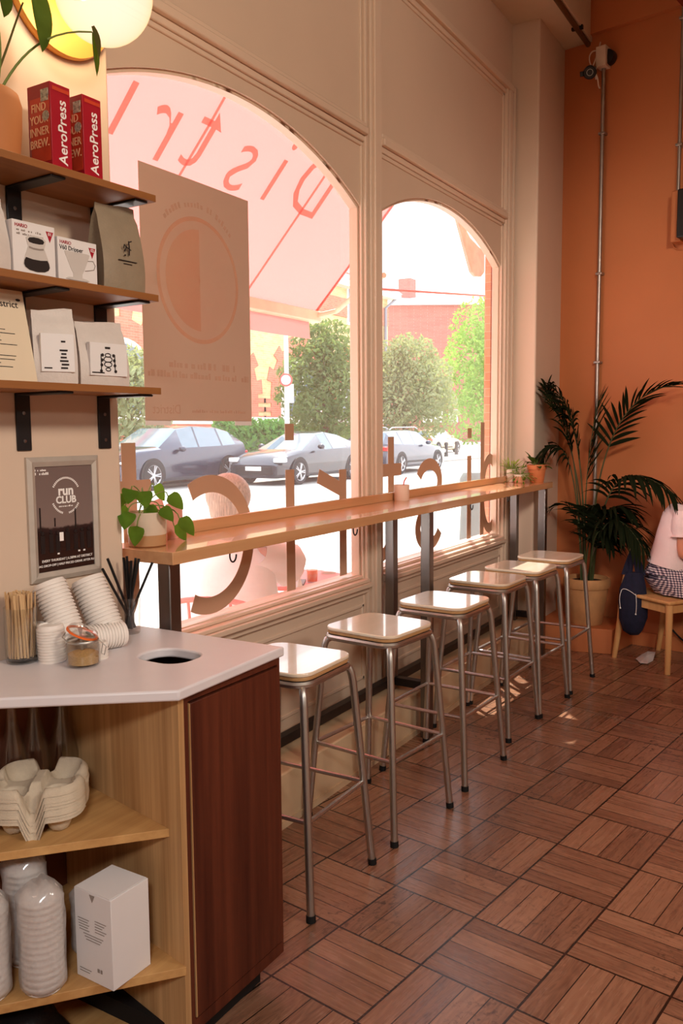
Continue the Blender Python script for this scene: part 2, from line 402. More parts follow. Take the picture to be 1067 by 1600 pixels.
struct(MB().box((0.9, 1.69, 0.0), (5.27, 1.905, 0.20)).build('trim_1', m_plinth, bevel=0.006))
# stepped mouldings
def steps_h(x0, x1, z, up=1):            # horizontal moulding on the wall
    mb = MB()
    for y0, a, b in ((1.872, 0.0, 0.030), (1.884, 0.034, 0.052), (1.893, -0.026, 0.0), (1.902, -0.044, -0.026)):
        mb.box((x0, y0, z+a), (x1, YP+0.004, z+b))
    mb.box((x0, 1.886, z+0.028), (x1, YP+0.004, z+0.036))
    return mb
def steps_v(xc, z0, z1):
    mb = MB(); mb.box((xc-0.024, 1.868, z0), (xc+0.024, YP+0.004, z1))
    for s in (-1, 1):
        for y0, a, b in ((1.880, 0.024, 0.046), (1.894, 0.046, 0.056), (1.888, 0.056, 0.078), (1.903, 0.078, 0.092)):
            mb.box((xc+s*a if s > 0 else xc-b, y0, z0), (xc+b if s > 0 else xc-a, YP+0.004, z1))
    return mb
struct(steps_v(3.445, 0.20, 3.90).build('trim_2', m_trim, bevel=0.004))
def jamb():
    mb = MB()
    for y0, a, b in ((1.902, 5.105, 5.13), (1.885, 5.13, 5.15), (1.895, 5.15, 5.16), (1.876, 5.16, 5.205), (1.895, 5.205, 5.215), (1.870, 5.215, 5.245)):
        mb.box((a, y0, 0.20), (b, YP+0.004, 3.51))
    return mb
struct(jamb().build('trim_3', m_trim, bevel=0.004))
for k, (x0, x1) in enumerate(((0.9, 3.37), (3.52, 5.13))):
    struct(steps_h(x0, x1, 2.705).build('trim_%d' % (4+k), m_trim, bevel=0.004))
    struct(steps_h(x0, x1 if k == 0 else 5.245, 3.475).build('trim_%d' % (6+k), m_trim, bevel=0.004))
    sb = MB().box((x0, 1.862, 0.700), (x1, YP+0.01, 0.722)).box((x0, 1.874, 0.722), (x1, YP+0.03, 0.738)).box((x0, 1.886, 0.672), (x1, YP, 0.700)).box((x0, 1.905, 0.738), (x1, YG, 0.752))
    struct(sb.build('trim_%d' % (8+k), m_trim, bevel=0.004))
    fr = MB(); a, b, c, d = x0+0.03, x1-0.02, 0.27, 0.625
    for (p, q) in (((a, c), (b, c+0.018)), ((a, d-0.018), (b, d)), ((a, c), (a+0.018, d)), ((b-0.018, c), (b, d))):
        fr.box((p[0], 1.897, p[1]), (q[0], 1.908, q[1]))
    struct(fr.build('trim_%d' % (10+k), m_trim, bevel=0.004))
struct(MB().box((0.9, 1.70, 0.0), (5.27, 1.684, 0.025)).build('baseboard_front', m_plinth))
# windows: arched frame with its pane and the lettering on it
z0w = 0.752
def rib(pts): return pts
VY0, VY1 = 1.9500, 1.9512
def arc2(cx, cz, rx, rz, a0, a1, n=24): return [(cx+rx*math.cos(math.radians(a0+(a1-a0)*k/n)), cz+rz*math.sin(math.radians(a0+(a1-a0)*k/n))) for k in range(n+1)]
W_ = 0.062
def letter(strokes, par):
    mb = MB()
    for k, s in enumerate(strokes): mb.ribbon(s, W_, VY0-0.0004*k, VY1-0.0004*k)
    return mb.build('letter', m_vinyl, par, smooth=0)
BZ = 0.765; XH = 0.5; MZ = BZ+XH/2; RR = XH/2-W_/2
LET1 = [[[(1.945, 1.385), (1.945, 0.93)] + arc2(1.82, 0.93, 0.125, 0.13, 0, -90, 8), [(1.80, 1.235), (2.04, 1.235)]],
        [arc2(2.335, MZ, 0.222, RR, 118, -118, 36)],
        [[(2.838, 1.262), (2.838, BZ)], [(2.838, 1.447), (2.838, 1.380)]],
        [[(3.255, 1.245), (3.255, BZ)], [(3.245, 1.155), (3.05, 1.225)]]]
LET2 = [[[(3.720, 1.385), (3.720, 0.93)] + arc2(3.595, 0.93, 0.125, 0.13, 0, -90, 8), [(3.56, 1.222), (3.83, 1.222)]],
        [arc2(4.165, 1.137, 0.135, 0.097, 160, -75, 20) + arc2(4.165, 0.893, 0.142, 0.097, 105, 340, 20)],
        [[(4.722, 1.262), (4.722, BZ)], [(4.722, 1.425), (4.722, 1.366)]],
        [[(4.930, 1.46), (4.930, BZ)], arc2(5.02, MZ, 0.125, RR, 0, 360, 40)]]
LET2[3][1] = arc2(5.055, MZ, 0.125, RR, 180, -180, 40)
for wi, ((cx, hw), lets) in enumerate(zip(BAYS, (LET1, LET2))):
    A = arch(cx, hw-0.001); A2 = arch(cx, hw-0.013, ARC_R-0.012)
    mb = MB(); n = len(A)
    for k in range(n-1): mb.prism([A[k], A2[k], A2[k+1], A[k+1]], 1.922, 1.962, 'Y')
    for s, (p, q) in ((-1, (A[0], A2[0])), (1, (A[-1], A2[-1]))):
        xa, xb = sorted((p[0], q[0])); mb.box((xa, 1.922, z0w-0.03), (xb, 1.962, min(p[1], q[1])+0.004))
    mb.box((cx-hw+0.013, 1.925, z0w-0.03), (cx+hw-0.013, 1.962, z0w+0.004))
    w = struct(mb.build('window_%d' % (wi+1), m_trim, smooth=30))
    P = [(cx-hw+0.012, z0w)] + arch(cx, hw-0.012, ARC_R-0.011) + [(cx+hw-0.012, z0w)]
    g = MB(); half = len(P)
    for k in range(1, half-2):
        g.add([(P[k][0], YG, z0w), (P[k+1][0], YG, z0w), (P[k+1][0], YG, P[k+1][1]), (P[k][0], YG, P[k][1])], [(0, 1, 2, 3)])
    g.build('pane', m_wglass, w, smooth=0)
    for st in lets: letter(st, w)

# ------------------------------------------------------------------ column, beam, other walls
struct(MB().box((5.27, 1.735, 0), (5.95, 2.06, 4.5)).build('wall_column', m_wall, bevel=0.012, bseg=3))
struct(MB().box((-3.2, 1.55, 3.90), (5.80, 2.06, 4.55)).build('ceiling_beam', m_ceil, bevel=0.004))
def backwall():
    mb = MB(); a = bp(-5.4, 0, 0); b = bp(1.3, 0, 0); a2 = bp(-5.4, -0.3, 0); b2 = bp(1.3, -0.3, 0)
    mb.prism([(p.x, p.y) for p in (a, b, b2, a2)], -0.02, 4.7)
    c = bp(-5.4, 0.045, 0); d = bp(1.02, 0.045, 0)                 # boxed-out upper band
    mb.prism([(p.x, p.y) for p in (a, bp(1.02, 0, 0), d, c)], 3.93, 4.7)
    return mb
sa, sb2 = at_z(838, 1090, 0), at_z(1067, 1152, 0); sd0 = (sb2-sa).normalized(); sn0 = Vector((-sd0.y, sd0.x, 0))*0.003
struct(MB().prism([tuple((q)[:2]) for q in (sa-sn0, sb2+sd0*0.6-sn0, sb2+sd0*0.6+sn0, sa+sn0)], 0.0, 0.002).build('trim_21', paint('floor_strip', (176, 150, 130), 0.4, 0.5), smooth=0))
struct(backwall().build('wall_back', m_terra, smooth=30))
def bskirt():
    mb = MB(); pts = [bp(-5.2, 0, 0), bp(0.70, 0, 0), bp(0.70, 0.018, 0), bp(-5.2, 0.018, 0)]
    mb.prism([(p.x, p.y) for p in pts], 0, 0.09); return mb
struct(bskirt().build('baseboard_back', m_terra, smooth=0))
def pierwall():
    mb = MB(); pts = [wp(-5.0, 0, 0), wp(0, 0, 0), Vector((1.666, 2.06, 0)), Vector((-3.2, 2.3, 0))]
    mb.prism([(p.x, p.y) for p in pts], 0, 4.6); return mb
struct(pierwall().build('wall_left', m_wall, bevel=0.008, bseg=3))
struct(MB().box((-3.2, -4.2, 4.45), (6.6, 2.06, 4.65)).build('ceiling', m_ceil, smooth=0))
struct(MB().box((-3.4, -4.4, 0), (-3.2, 2.4, 4.6)).build('wall_rear', m_ceil, smooth=0))
struct(MB().box((-3.4, -4.4, 0), (6.6, -4.2, 4.6)).build('wall_right', m_ceil, smooth=0))
rb = MB(); p0 = bp(0.03, 0.12, 0)
rb.box((-0.13, -0.2, 3.86), (0.13, 0.2, 4.45), Matrix.Translation(bp(-0.24, 0.14, 0)) @ Matrix.Rotation(BANG, 4, 'Z'))
struct(rb.build('trim_20', paint('dark_terracotta', (120, 34, 20), 0.6), smooth=0))
# ------------------------------------------------------------------ window bar
bar = thing('window_bar', 'long oak bar counter on dark steel legs running along the shop windows', 'bar counter', (3.47, 1.73, 0))
MB().box((1.74, 1.59, 1.052), (5.20, 1.866, 1.088)).build('tabletop', m_bar, bar, bevel=0.002)
up = MB().box((1.93, 1.846, 1.088), (3.64, 1.866, 1.126)).box((3.642, 1.846, 1.088), (5.09, 1.866, 1.126))
up.build('upstand', m_bar, bar, bevel=0.0015)
LX = (1.752, 3.452, 5.132)
for x in LX:
    MB().box((x, 1.615, 0), (x+0.046, 1.660, 1.052)).build('leg', m_leg, bar, bevel=0.003)
    MB().box((x, 1.798, 0.20), (x+0.046, 1.842, 1.052)).build('leg', m_leg, bar, bevel=0.003)
    MB().box((x+0.003, 1.660, 0.225), (x+0.043, 1.798, 0.262)).build('crossbar', m_blackmetal, bar, bevel=0.002)
for a, b in zip(LX[:-1], LX[1:]):
    MB().box((a+0.046, 1.802, 0.225), (b, 1.838, 0.262)).build('foot_rail', m_blackmetal, bar, bevel=0.002)
for x, y in ((364, 868), (555, 832), (737, 790), (794, 777)):
    p = at_y(x, y, 1.62); path = [(p.x, 1.62, 1.054), (p.x, 1.62, 1.04)] + [(p.x+0.017*math.sin(a)+0.0, 1.62-0.004, 1.036-0.018*(1-math.cos(a))*0.9) for a in [k*PI/8*1.45 for k in range(1, 9)]]
    path = [(p.x-0.014, 1.62, 1.054)] + [(p.x-0.016*math.cos(k*PI/9), 1.62, 1.040-0.022*math.sin(k*PI/9)) for k in range(10)]
    MB().tube(path, 0.0028, 6).build('hook', m_blackmetal, bar)

# ------------------------------------------------------------------ stools
def make_stool(label):
    t = thing('bar_stool', label, 'stool', (0, 0, 0), 0, 'bar stools along the window bar')
    sz = 0.715
    mb = MB(); mb.prism(rrect(-0.152, -0.152, 0.152, 0.152, 0.055, 6), sz-0.012, sz, 'Z'); mb.build('seat', m_seat, t, bevel=0.003)
    MB().prism(rrect(-0.149, -0.149, 0.149, 0.149, 0.052, 6), sz-0.024, sz-0.0122, 'Z').build('seat_board', m_seatedge, t, bevel=0.002)
    ring = [Vector((x, y, sz-0.036)) for x, y in rrect(-0.146, -0.146, 0.146, 0.146, 0.05, 5)]
    ring.append(ring[0]); MB().tube(ring, 0.0115, 8, caps=False).build('seat_frame', m_steel, t)
    def legp(sx, sy, z):       # centre line of the straight part
        k = 0.143+(0.19-0.143)*(1-(z/0.66)); return Vector((sx*k, sy*k, z))
    for sx, sy in ((1, 1), (1, -1), (-1, 1), (-1, -1)):
        path = [(sx*0.100, sy*0.100, sz-0.038), (sx*0.122, sy*0.122, sz-0.040), (sx*0.137, sy*0.137, sz-0.050), (sx*0.1425, sy*0.1425, sz-0.068)] + [legp(sx, sy, z) for z in (0.62, 0.45, 0.27, 0.012)]
        lg = MB().tube(path, 0.0125, 10).build('leg', m_steel, t)
        b = legp(sx, sy, 0.0); MB().tube([legp(sx, sy, 0.0), legp(sx, sy, 0.02)], 0.0145, 10).build('foot_cap', m_rubber, lg)
    h = 0.285
    for a, b in (((1, 1), (1, -1)), ((1, -1), (-1, -1)), ((-1, -1), (-1, 1)), ((-1, 1), (1, 1))):
        MB().tube([legp(a[0], a[1], h), legp(b[0], b[1], h)], 0.0075, 8).build('foot_rail', m_steel, t)
    return t
ST = [((2.136, 1.480), 1, 'cream-topped steel bar stool beside the white-topped counter, its seat edge hidden by it'),
      ((2.675, 1.452), -6, 'second cream-topped steel bar stool counting from the white-topped counter'),
      ((3.205, 1.430), -3, 'third cream-topped steel bar stool from the counter, against the middle bar leg'),
      ((3.785, 1.465), -2, 'fourth cream-topped steel bar stool from the counter'),
      ((4.185, 1.440), -4, 'fifth cream-topped steel bar stool, overlapping the last one by the palm'),
      ((4.625, 1.420), -3, 'last cream-topped steel bar stool at the far end, before the potted palm')]
proto = make_stool(ST[0][2])
for i, ((x, y), rz, lb) in enumerate(ST):
    o = proto if i == 0 else copy_tree(proto)
    o.location = (x, y, 0); o.rotation_euler = (0, 0, math.radians(rz)); o['label'] = lb

# ------------------------------------------------------------------ service counter
cab = thing('counter_cabinet', 'corner service cabinet with walnut door and open oak shelves', 'cabinet', (1.45, 1.45, 0))
MB().box((1.343, 1.208, 0.075), (1.70, 1.228, 0.105)).box((1.343, 1.208, 0.838), (1.70, 1.228, 0.855)).box((1.343, 1.208, 0.105), (1.356, 1.228, 0.838)).box((1.690, 1.208, 0.105), (1.70, 1.228, 0.838)).build('door_frame', m_walnut, cab)
MB().box((1.3635, 1.2065, 0.108), (1.6885, 1.226, 0.832)).build('door', m_walnut, cab, bevel=0.0012)
MB().box((1.3600, 1.2075, 0.108), (1.3632, 1.224, 0.832)).build('door_edge', m_oak, cab, smooth=0)
MB().box((1.680, 1.228, 0.075), (1.70, 1.690, 0.855)).build('end_panel', m_walnut, cab)
MB().prism([(1.325, 1.208), (1.343, 1.208), (1.453, 1.704), (1.434, 1.705)], 0.02, 0.855, 'Z').build('divider_panel', m_oak, cab)
MB().box((1.343, 1.255, 0.0), (1.66, 1.690, 0.075)).build('plinth', m_dark, cab, smooth=0)
def poly(pts, z0, z1): return MB().prism(pts, z0, z1, 'Z')
poly([(1.337, 1.250), (1.434, 1.705), (0.80, 1.733)], 0.531, 0.55).build('shelf', m_oakx, cab, bevel=0.001)
poly([(1.325, 1.203), (1.434, 1.705), (0.70, 1.736)], 0.230, 0.25).build('shelf', m_oakx, cab, bevel=0.001)
poly([(1.345, 1.30), (1.434, 1.705), (0.85, 1.730)], 0.0, 0.03).build('base_panel', m_oakx, cab, smooth=0)
poly([(1.434, 1.7065), (1.434, 1.7095), (0.72, 1.742), (0.72, 1.738)], 0.03, 0.855).build('back_panel', paint('back_board', (120, 70, 50), 0.7), cab, smooth=0)
def holed(outer, inner, z0, z1):
    bm = bmesh.new()
    def loop(pts):
        vs = [bm.verts.new((p[0], p[1], z1)) for p in pts]
        return vs, [bm.edges.new((vs[i], vs[(i+1) % len(vs)])) for i in range(len(vs))]
    v1, e1 = loop(outer); v2, e2 = loop(inner)
    bmesh.ops.triangle_fill(bm, use_beauty=True, edges=e1+e2)
    bm.verts.ensure_lookup_table(); bm.verts.index_update()
    vs = [tuple(v.co) for v in bm.verts]; fs = [tuple(v.index for v in f.verts) for f in bm.faces]; bm.free()
    mb = MB(); mb.add(vs, fs); mb.add([(a, b, z0) for a, b, c in vs], [f[::-1] for f in fs])
    for pts in (outer, inner):
        n = len(pts)
        mb.add([(p[0], p[1], z0) for p in pts]+[(p[0], p[1], z1) for p in pts], [(i, (i+1) % n, n+(i+1) % n, n+i) for i in range(n)])
    return mb
hole = rrect(1.447, 1.322, 1.566, 1.468, 0.05, 7)
top = holed([(1.306, 1.186), (1.712, 1.200), (1.707, 1.694), (1.66, 1.7000), (0.878, 1.739)], hole, 0.856, 0.88)
tag(top.build('worktop', m_top, None, bevel=0.005, bseg=3), 'white laminate worktop with a round-cornered waste hole, on the corner cabinet', 'worktop')
bn = thing('waste_bin', 'dark waste bin seen through the hole of the white worktop', 'bin', (1.507, 1.395, 0.08))
b_ = MB(); o_ = rrect(1.43, 1.30, 1.585, 1.49, 0.03, 4); i_ = rrect(1.435, 1.305, 1.58, 1.485, 0.028, 4)
b_.prism(o_, 0.08, 0.09); n_ = len(o_)
for ring, fl in ((o_, 0), (i_, 1)):
    b_.add([(p[0], p[1], 0.085) for p in ring]+[(p[0], p[1], 0.80) for p in ring], [(k, (k+1) % n_, n_+(k+1) % n_, n_+k) for k in range(n_)])
b_.add([(p[0], p[1], 0.80) for p in o_]+[(p[0], p[1], 0.80) for p in i_], [(k, (k+1) % n_, n_+(k+1) % n_, n_+k) for k in range(n_)])
b_.build('body', paint('bin_board', (176, 140, 100), 0.7), bn, smooth=30)
bl = MB(); i2 = rrect(1.4365, 1.3065, 1.5785, 1.4835, 0.027, 4); n2 = len(i2)
bl.add([(p[0], p[1], 0.10) for p in i2]+[(p[0], p[1], 0.765) for p in i2], [(k, (k+1) % n2, n2+(k+1) % n2, n2+k) for k in range(n2)]+[tuple(range(n2))])
bl.build('liner', paint('bin_liner', (14, 12, 12), 0.5), bn, smooth=30)

# ------------------------------------------------------------------ wall shelves
SZ = (2.009, 1.764, 1.531)
MS = Matrix.Translation(WP) @ Matrix.Rotation(WANG, 4, 'Z')      # local x = u, y = -d
for k, (z, lb) in enumerate(zip(SZ, ('top oak wall shelf carrying the plant and red cartons', 'middle oak wall shelf carrying the white boxes and grey bag', 'bottom oak wall shelf carrying the menu card and two white bags'))):
    r = wp(-0.3, 0, z-0.017); t = thing('wall_shelf', lb, 'shelf', r, WANG, 'oak wall shelves')
    MB().box((-1.05, -0.178, z-0.017), (-0.016, 0.0, z), MS).build('board', m_shelfwood, t, bevel=0.001)
    for u in (-0.302, -0.055, -0.80):
        br = MB().box((u-0.020, -0.006, z-0.155), (u+0.020, -0.0, z-0.017), MS).box((u-0.020, -0.168, z-0.023), (u+0.020, -0.0, z-0.0172), MS).build('bracket', m_blackmetal, t, bevel=0.002)
        sb = MB()
        for zz in (z-0.065, z-0.132): sb.lathe([(0.0, -0.002), (0.0045, -0.0015), (0.0045, 0.0)], 10, (0, 0, 0), MS @ Matrix.Translation((u, -0.0062, zz)) @ Matrix.Rotation(math.radians(90), 4, 'X') @ Matrix.Scale(-1, 4, (0, 0, 1)))
        sb.build('screw', m_leg, br)
def shelf_thing(name, label, cat, u, d, z, rz=0, group=None):
    return thing(name, label, cat, wp(u, d, z), WANG+math.radians(rz), group)
# every shelf item is modelled in its own frame: x along the shelf, -y towards the room
def carton(u, d, label, seen):
    t = shelf_thing('coffee_maker_carton', label, 'carton', u, d, SZ[0], 2, 'red cartons on the top shelf')
    w, dp, h = 0.056, 0.098, 0.190
    pts = [(0, -dp/2), (w/2+0.0, -dp/2), (w/2, dp/2-0.012), (w/2-0.012, dp/2), (-w/2+0.018, dp/2), (-w/2, dp/2-0.022), (-w/2, -dp/2)]
    MB().prism(pts, 0, h, 'Z').build('box', m_red, t, world=False, bevel=0.0012)
    MB().box((-w/2-0.0007, -dp/2+0.004, 0.02), (-w/2+0.001, dp/2-0.03, h-0.03)).build('side_print', m_redor, t, world=False, smooth=0)
    text('AeroPress', 'lettering', m_whiteink, t, (0.004, -dp/2-0.0008, h*0.455), (0, 0, 1), (-1, 0, 0), 0.034, 'CENTER', 0.012, world=False, xs=0.98)
    MB().box((-w/2+0.006, -dp/2-0.0006, h-0.016), (w/2-0.003, -dp/2+0.001, h-0.008)).build('band', m_redor, t, world=False, smooth=0)
    for j, (s, y) in enumerate((('FIND', 0.138), ('YOUR', 0.112), ('INNER', 0.086), ('BREW.', 0.060))):
        text(s, 'lettering', m_cream, t, (-w/2-0.0012, -0.010, y), (0, -1, 0), (0, 0, 1), 0.026, 'CENTER', 0.004, world=False, xs=0.85)
    mpg = paint('picture_grey', (170, 168, 150), 0.6, var=0.6, scale=160)
    MB().box((-w/2-0.0016, -dp/2+0.006, 0.150), (-w/2, -dp/2+0.030, 0.176)).build('picture', mpg, t, world=False, smooth=0); b = MB()
    b.lathe([(0.0, 0.0), (0.011, 0.0), (0.011, 0.0012)], 18, (0, 0, 0), Matrix.Translation((-w/2-0.0018, -dp/2+0.016, 0.118)) @ Matrix.Rotation(math.radians(90), 4, 'Y'))
    b.build('round_picture', mpg, t, world=False, smooth=0)
carton(-0.276, 0.10, 'red coffee maker carton beside the tan plant pot, lettering up its side', 0)
carton(-0.187, 0.10, 'red coffee maker carton at the shelf end, half covered by its twin', 1)
# kettle and dripper boxes
def white_box(u, d, w, dp, h, label, kind):
    t = shelf_thing('product_box', label, 'box', u, d, SZ[1], 0, 'white boxes on the middle shelf')
    MB().box((-w/2, -dp/2, 0), (w/2, dp/2, h)).build('carton', m_white, t, world=False, bevel=0.001)
    F = -dp/2-0.0006
    text('HARIO', 'lettering', m_red, t, (-w/2+0.022, F, h-0.011), (1, 0, 0), (0, 0, 1), 0.0105, 'CENTER', 0.01, world=False)
    tri = [(w/2-0.024, h-0.012), (w/2-0.004, h-0.012), (w/2-0.014, h-0.036)]
    MB().prism(tri, F, -dp/2+0.0005, 'Y').build('badge', m_red, t, world=False, smooth=0)
    text('01' if kind == 0 else '02', 'lettering', m_whiteink, t, (w/2-0.014, F-0.0006, h-0.018), (1, 0, 0), (0, 0, 1), 0.010, 'CENTER', 0.01, world=False)
    def flat(prof, cx, mat, nm, dz=0):
        MB().prism([(cx+x, z) for x, z in prof]+[(cx-x, z) for x, z in prof[::-1]], F-0.0004-dz, -dp/2+0.0005, 'Y').build(nm, mat, t, world=False, smooth=0)
    if kind == 0:
        tk = MB(); RT = random.Random(9)
        ticks(tk, -0.045, 0.018, h-0.021, 0.0052, F, RT); ticks(tk, -0.045, 0.026, h-0.029, 0.0052, F, RT); tk.build('small_print', m_greyink, t, world=False, smooth=0)
        m_pale = paint('print_pale', (205, 198, 192), 0.7)
        flat([(0.004, 0.012), (0.020, 0.014), (0.031, 0.019), (0.035, 0.026), (0.033, 0.036), (0.029, 0.046), (0.024, 0.058), (0.021, 0.066), (0.024, 0.074), (0.026, 0.084), (0.018, 0.089), (0.006, 0.091)], 0.004, m_pale, 'picture')
        flat([(0.004, 0.0125), (0.020, 0.0145), (0.030, 0.0195), (0.0335, 0.026), (0.032, 0.034), (0.028, 0.041), (0.010, 0.0385)], 0.004, m_ink, 'picture_coffee', 0.0004)
        flat([(0.008, 0.0735), (0.018, 0.075), (0.0215, 0.0805), (0.017, 0.085), (0.006, 0.087)], 0.004, m_ink, 'picture_rim', 0.0004)
        flat([(0.008, 0.060), (0.019, 0.062), (0.019, 0.066), (0.008, 0.064)], 0.004, m_greyink, 'picture_band', 0.0004)
    else:
        text('V60 Dripper', 'lettering', m_ink, t, (-0.018, F, h-0.023), (1, 0, 0), (0, 0, 1), 0.0145, 'CENTER', 0, world=False, xs=0.9)
        m_pale = paint('print_pale', (205, 198, 192), 0.7)
        flat([(0.010, 0.006), (0.028, 0.0075), (0.034, 0.011), (0.028, 0.014), (0.013, 0.016), (0.013, 0.024), (0.020, 0.036), (0.034, 0.066), (0.036, 0.072), (0.030, 0.0735)], -0.002, m_pale, 'picture')
        flat([(0.012, 0.0065), (0.026, 0.008), (0.030, 0.010), (0.012, 0.0095)], -0.002, m_greyink, 'picture_shade', 0.0004)
        hb = MB().tube([(0.028, F, 0.058), (0.044, F, 0.060), (0.050, F, 0.050), (0.046, F, 0.040), (0.020, F, 0.034)], 0.0009, 6); hb.build('picture_handle', m_greyink, t, world=False)
white_box(-0.352, 0.120, 0.110, 0.040, 0.118, 'white box with a picture of a glass coffee server and badge 01', 0)
white_box(-0.234, 0.120, 0.112, 0.040, 0.102, 'white box printed with a cone dripper and badge 02', 1)
# stand-up bags
def bag(nm, label, u, d, z, w, dp, h, mat, rz=0, grp=None, lab=None):
    t = shelf_thing(nm, label, 'bag', u, d, z, rz, grp)
    rings = []
    for k in range(13):
        s = k/12; zz = h*s
        hw = w/2*(1.0+0.03*math.sin(PI*s)-0.06*s); hd = dp/2*(1-s**2.2)*(0.92+0.16*math.sin(PI*min(1, s*1.4)))+0.0012
        if s > 0.86: hd = 0.0015
        r = []
        for x, y in ((-1, -0.8), (-0.6, -1), (-0.2, -1.04), (0.2, -1.04), (0.6, -1), (1, -0.8), (1.0 if s > .8 else 0.88, 0), (1, 0.8), (0.6, 1), (0, 1.03), (-0.6, 1), (-1, 0.8), (-1.0 if s > .8 else -0.88, 0)):
            r.append((hw*x, hd*y+0.004*s*math.sin(x*5+zz*40)*0.35, zz+(0.004*math.sin(x*2.2) if k == 12 else 0)))
        rings.append(r)
    MB().loft(rings).build('pouch', mat, t, world=False, smooth=50)
    return t, rings
m_greybag = paint('grey_pouch', (150, 134, 112), 0.5, var=0.08, scale=18, bmp=0.25)
m_whitebag = paint('white_pouch', (214, 204, 196), 0.5, var=0.05, scale=22, bmp=0.2)
t, _ = bag('coffee_bag', 'tall grey coffee pouch with a small black emblem at the shelf end', -0.096, 0.115, SZ[1], 0.132, 0.075, 0.212, m_greybag)
e = MB(); F = -0.0425
e.tube([(0.004, F, 0.122), (0.006, F, 0.105), (0.005, F, 0.088)], 0.0017, 6); e.tube([(0.004, F, 0.119), (0.013, F, 0.123)], 0.0016, 6); e.tube([(-0.006, F, 0.108), (0.011, F, 0.101)], 0.0014, 6)
e.tube([(-0.012, F, 0.104), (-0.010, F, 0.112), (-0.004, F, 0.107), (-0.009, F, 0.096)], 0.0016, 6); e.ball((-0.008, F, 0.087), 0.0022, 8, 6)
e.build('emblem', m_ink, t, world=False)
MB().box((-0.028, F-0.0004, 0.073), (0.030, F+0.004, 0.0745)).box((-0.012, F-0.0004, 0.066), (0.014, F+0.004, 0.0672)).build('caption', m_ink, t, world=False, smooth=0)
bag('coffee_bag', 'white pouch cut by the frame edge beside the glass server box', -0.470, 0.11, SZ[1], 0.12, 0.06, 0.158, m_whitebag)
def white_bag(u, d, rz, w, h, label, kind):
    t, _ = bag('coffee_bag', label, u, d, SZ[2], w, 0.060, h, m_whitebag, rz, 'white coffee bags on the bottom shelf')
    F = -0.0355
    MB().box((-w*0.36, F, h*0.16), (w*0.40, F+0.012, h*0.66)).build('paper_label', m_white, t, world=False, smooth=0)
    F -= 0.0008
    e = MB()
    if kind == 0:
        for k, zz in enumerate((0.034, 0.042, 0.050, 0.058, 0.066, 0.074)):
            e.box((w*0.08+0.002*math.sin(k*2.1), F, zz), (w*0.24+0.003*math.sin(k*1.3), F+0.001, zz+0.004))
        e.box((w*0.10, F, 0.094), (w*0.20, F+0.001, 0.098)); e.box((-w*0.3, F, 0.034), (-w*0.12, F+0.001, 0.037))
    else:
        e.box((-0.008, F, 0.089), (0.007, F+0.001, 0.094))
        for s in (-1, 1):
            for zz in (0.036, 0.050, 0.062, 0.074):
                e.lathe([(0, 0), (0.004, 0), (0.004, 0.001)], 8, (0, 0, 0), Matrix.Translation((s*0.021*(1-0.12*((zz-0.036)/0.02) % 0.3), F, zz)) @ Matrix.Rotation(math.radians(90), 4, 'X'))
            e.box((s*0.020-0.0012, F, 0.034), (s*0.020+0.0012, F+0.001, 0.076))
        for zz, r in ((0.040, 0.007), (0.052, 0.011), (0.064, 0.012), (0.074, 0.008)):
            e.ribbon([(r*math.cos(a*PI/8), zz+r*0.55*math.sin(a*PI/8)) for a in range(17)], 0.0022, F, F+0.001)
        e.box((-w*0.33, F, 0.030), (-w*0.08, F+0.001, 0.033))
    e.build('print', m_ink, t, world=False, smooth=0)
white_bag(-0.292, 0.112, -24, 0.098, 0.172, 'slim white coffee bag turned aside, next to the menu card', 0)
white_bag(-0.158, 0.112, -4, 0.142, 0.156, 'wide white coffee bag with black emblem at the bottom shelf end', 1)
# leaning menu card
t = shelf_thing('menu_card', 'cream menu card leaning on the bottom shelf, cut by the frame', 'menu', -0.44, 0.125, SZ[2], 0)
MT = Matrix.Rotation(math.radians(-12), 4, 'X')
MB().box((-0.075, -0.002, 0), (0.092, 0.002, 0.212), MT).build('card', m_paper, t, world=False, smooth=0)
text('District', 'lettering', m_ink, t, MT @ Vector((0.040, -0.0026, 0.178)), (1, 0, 0), MT @ Vector((0, 0, 1)), 0.022, 'CENTER', 0, world=False)
e = MB(); e.lathe([(0, 0), (0.006, 0), (0.006, 0.001)], 10, (0, 0, 0), MT @ Matrix.Translation((0.076, -0.0028, 0.190)) @ Matrix.Rotation(math.radians(90), 4, 'X') @ Matrix.Scale(0.5, 4, (0, 1, 0)))
for k in range(11):
    if k == 5: continue
    e.box((-0.06, -0.0028, 0.118-k*0.0085), (0.03+0.025*math.sin(k*1.9), -0.0021, 0.1195-k*0.0085), MT)
e.build('print', m_ink, t, world=False, smooth=0)

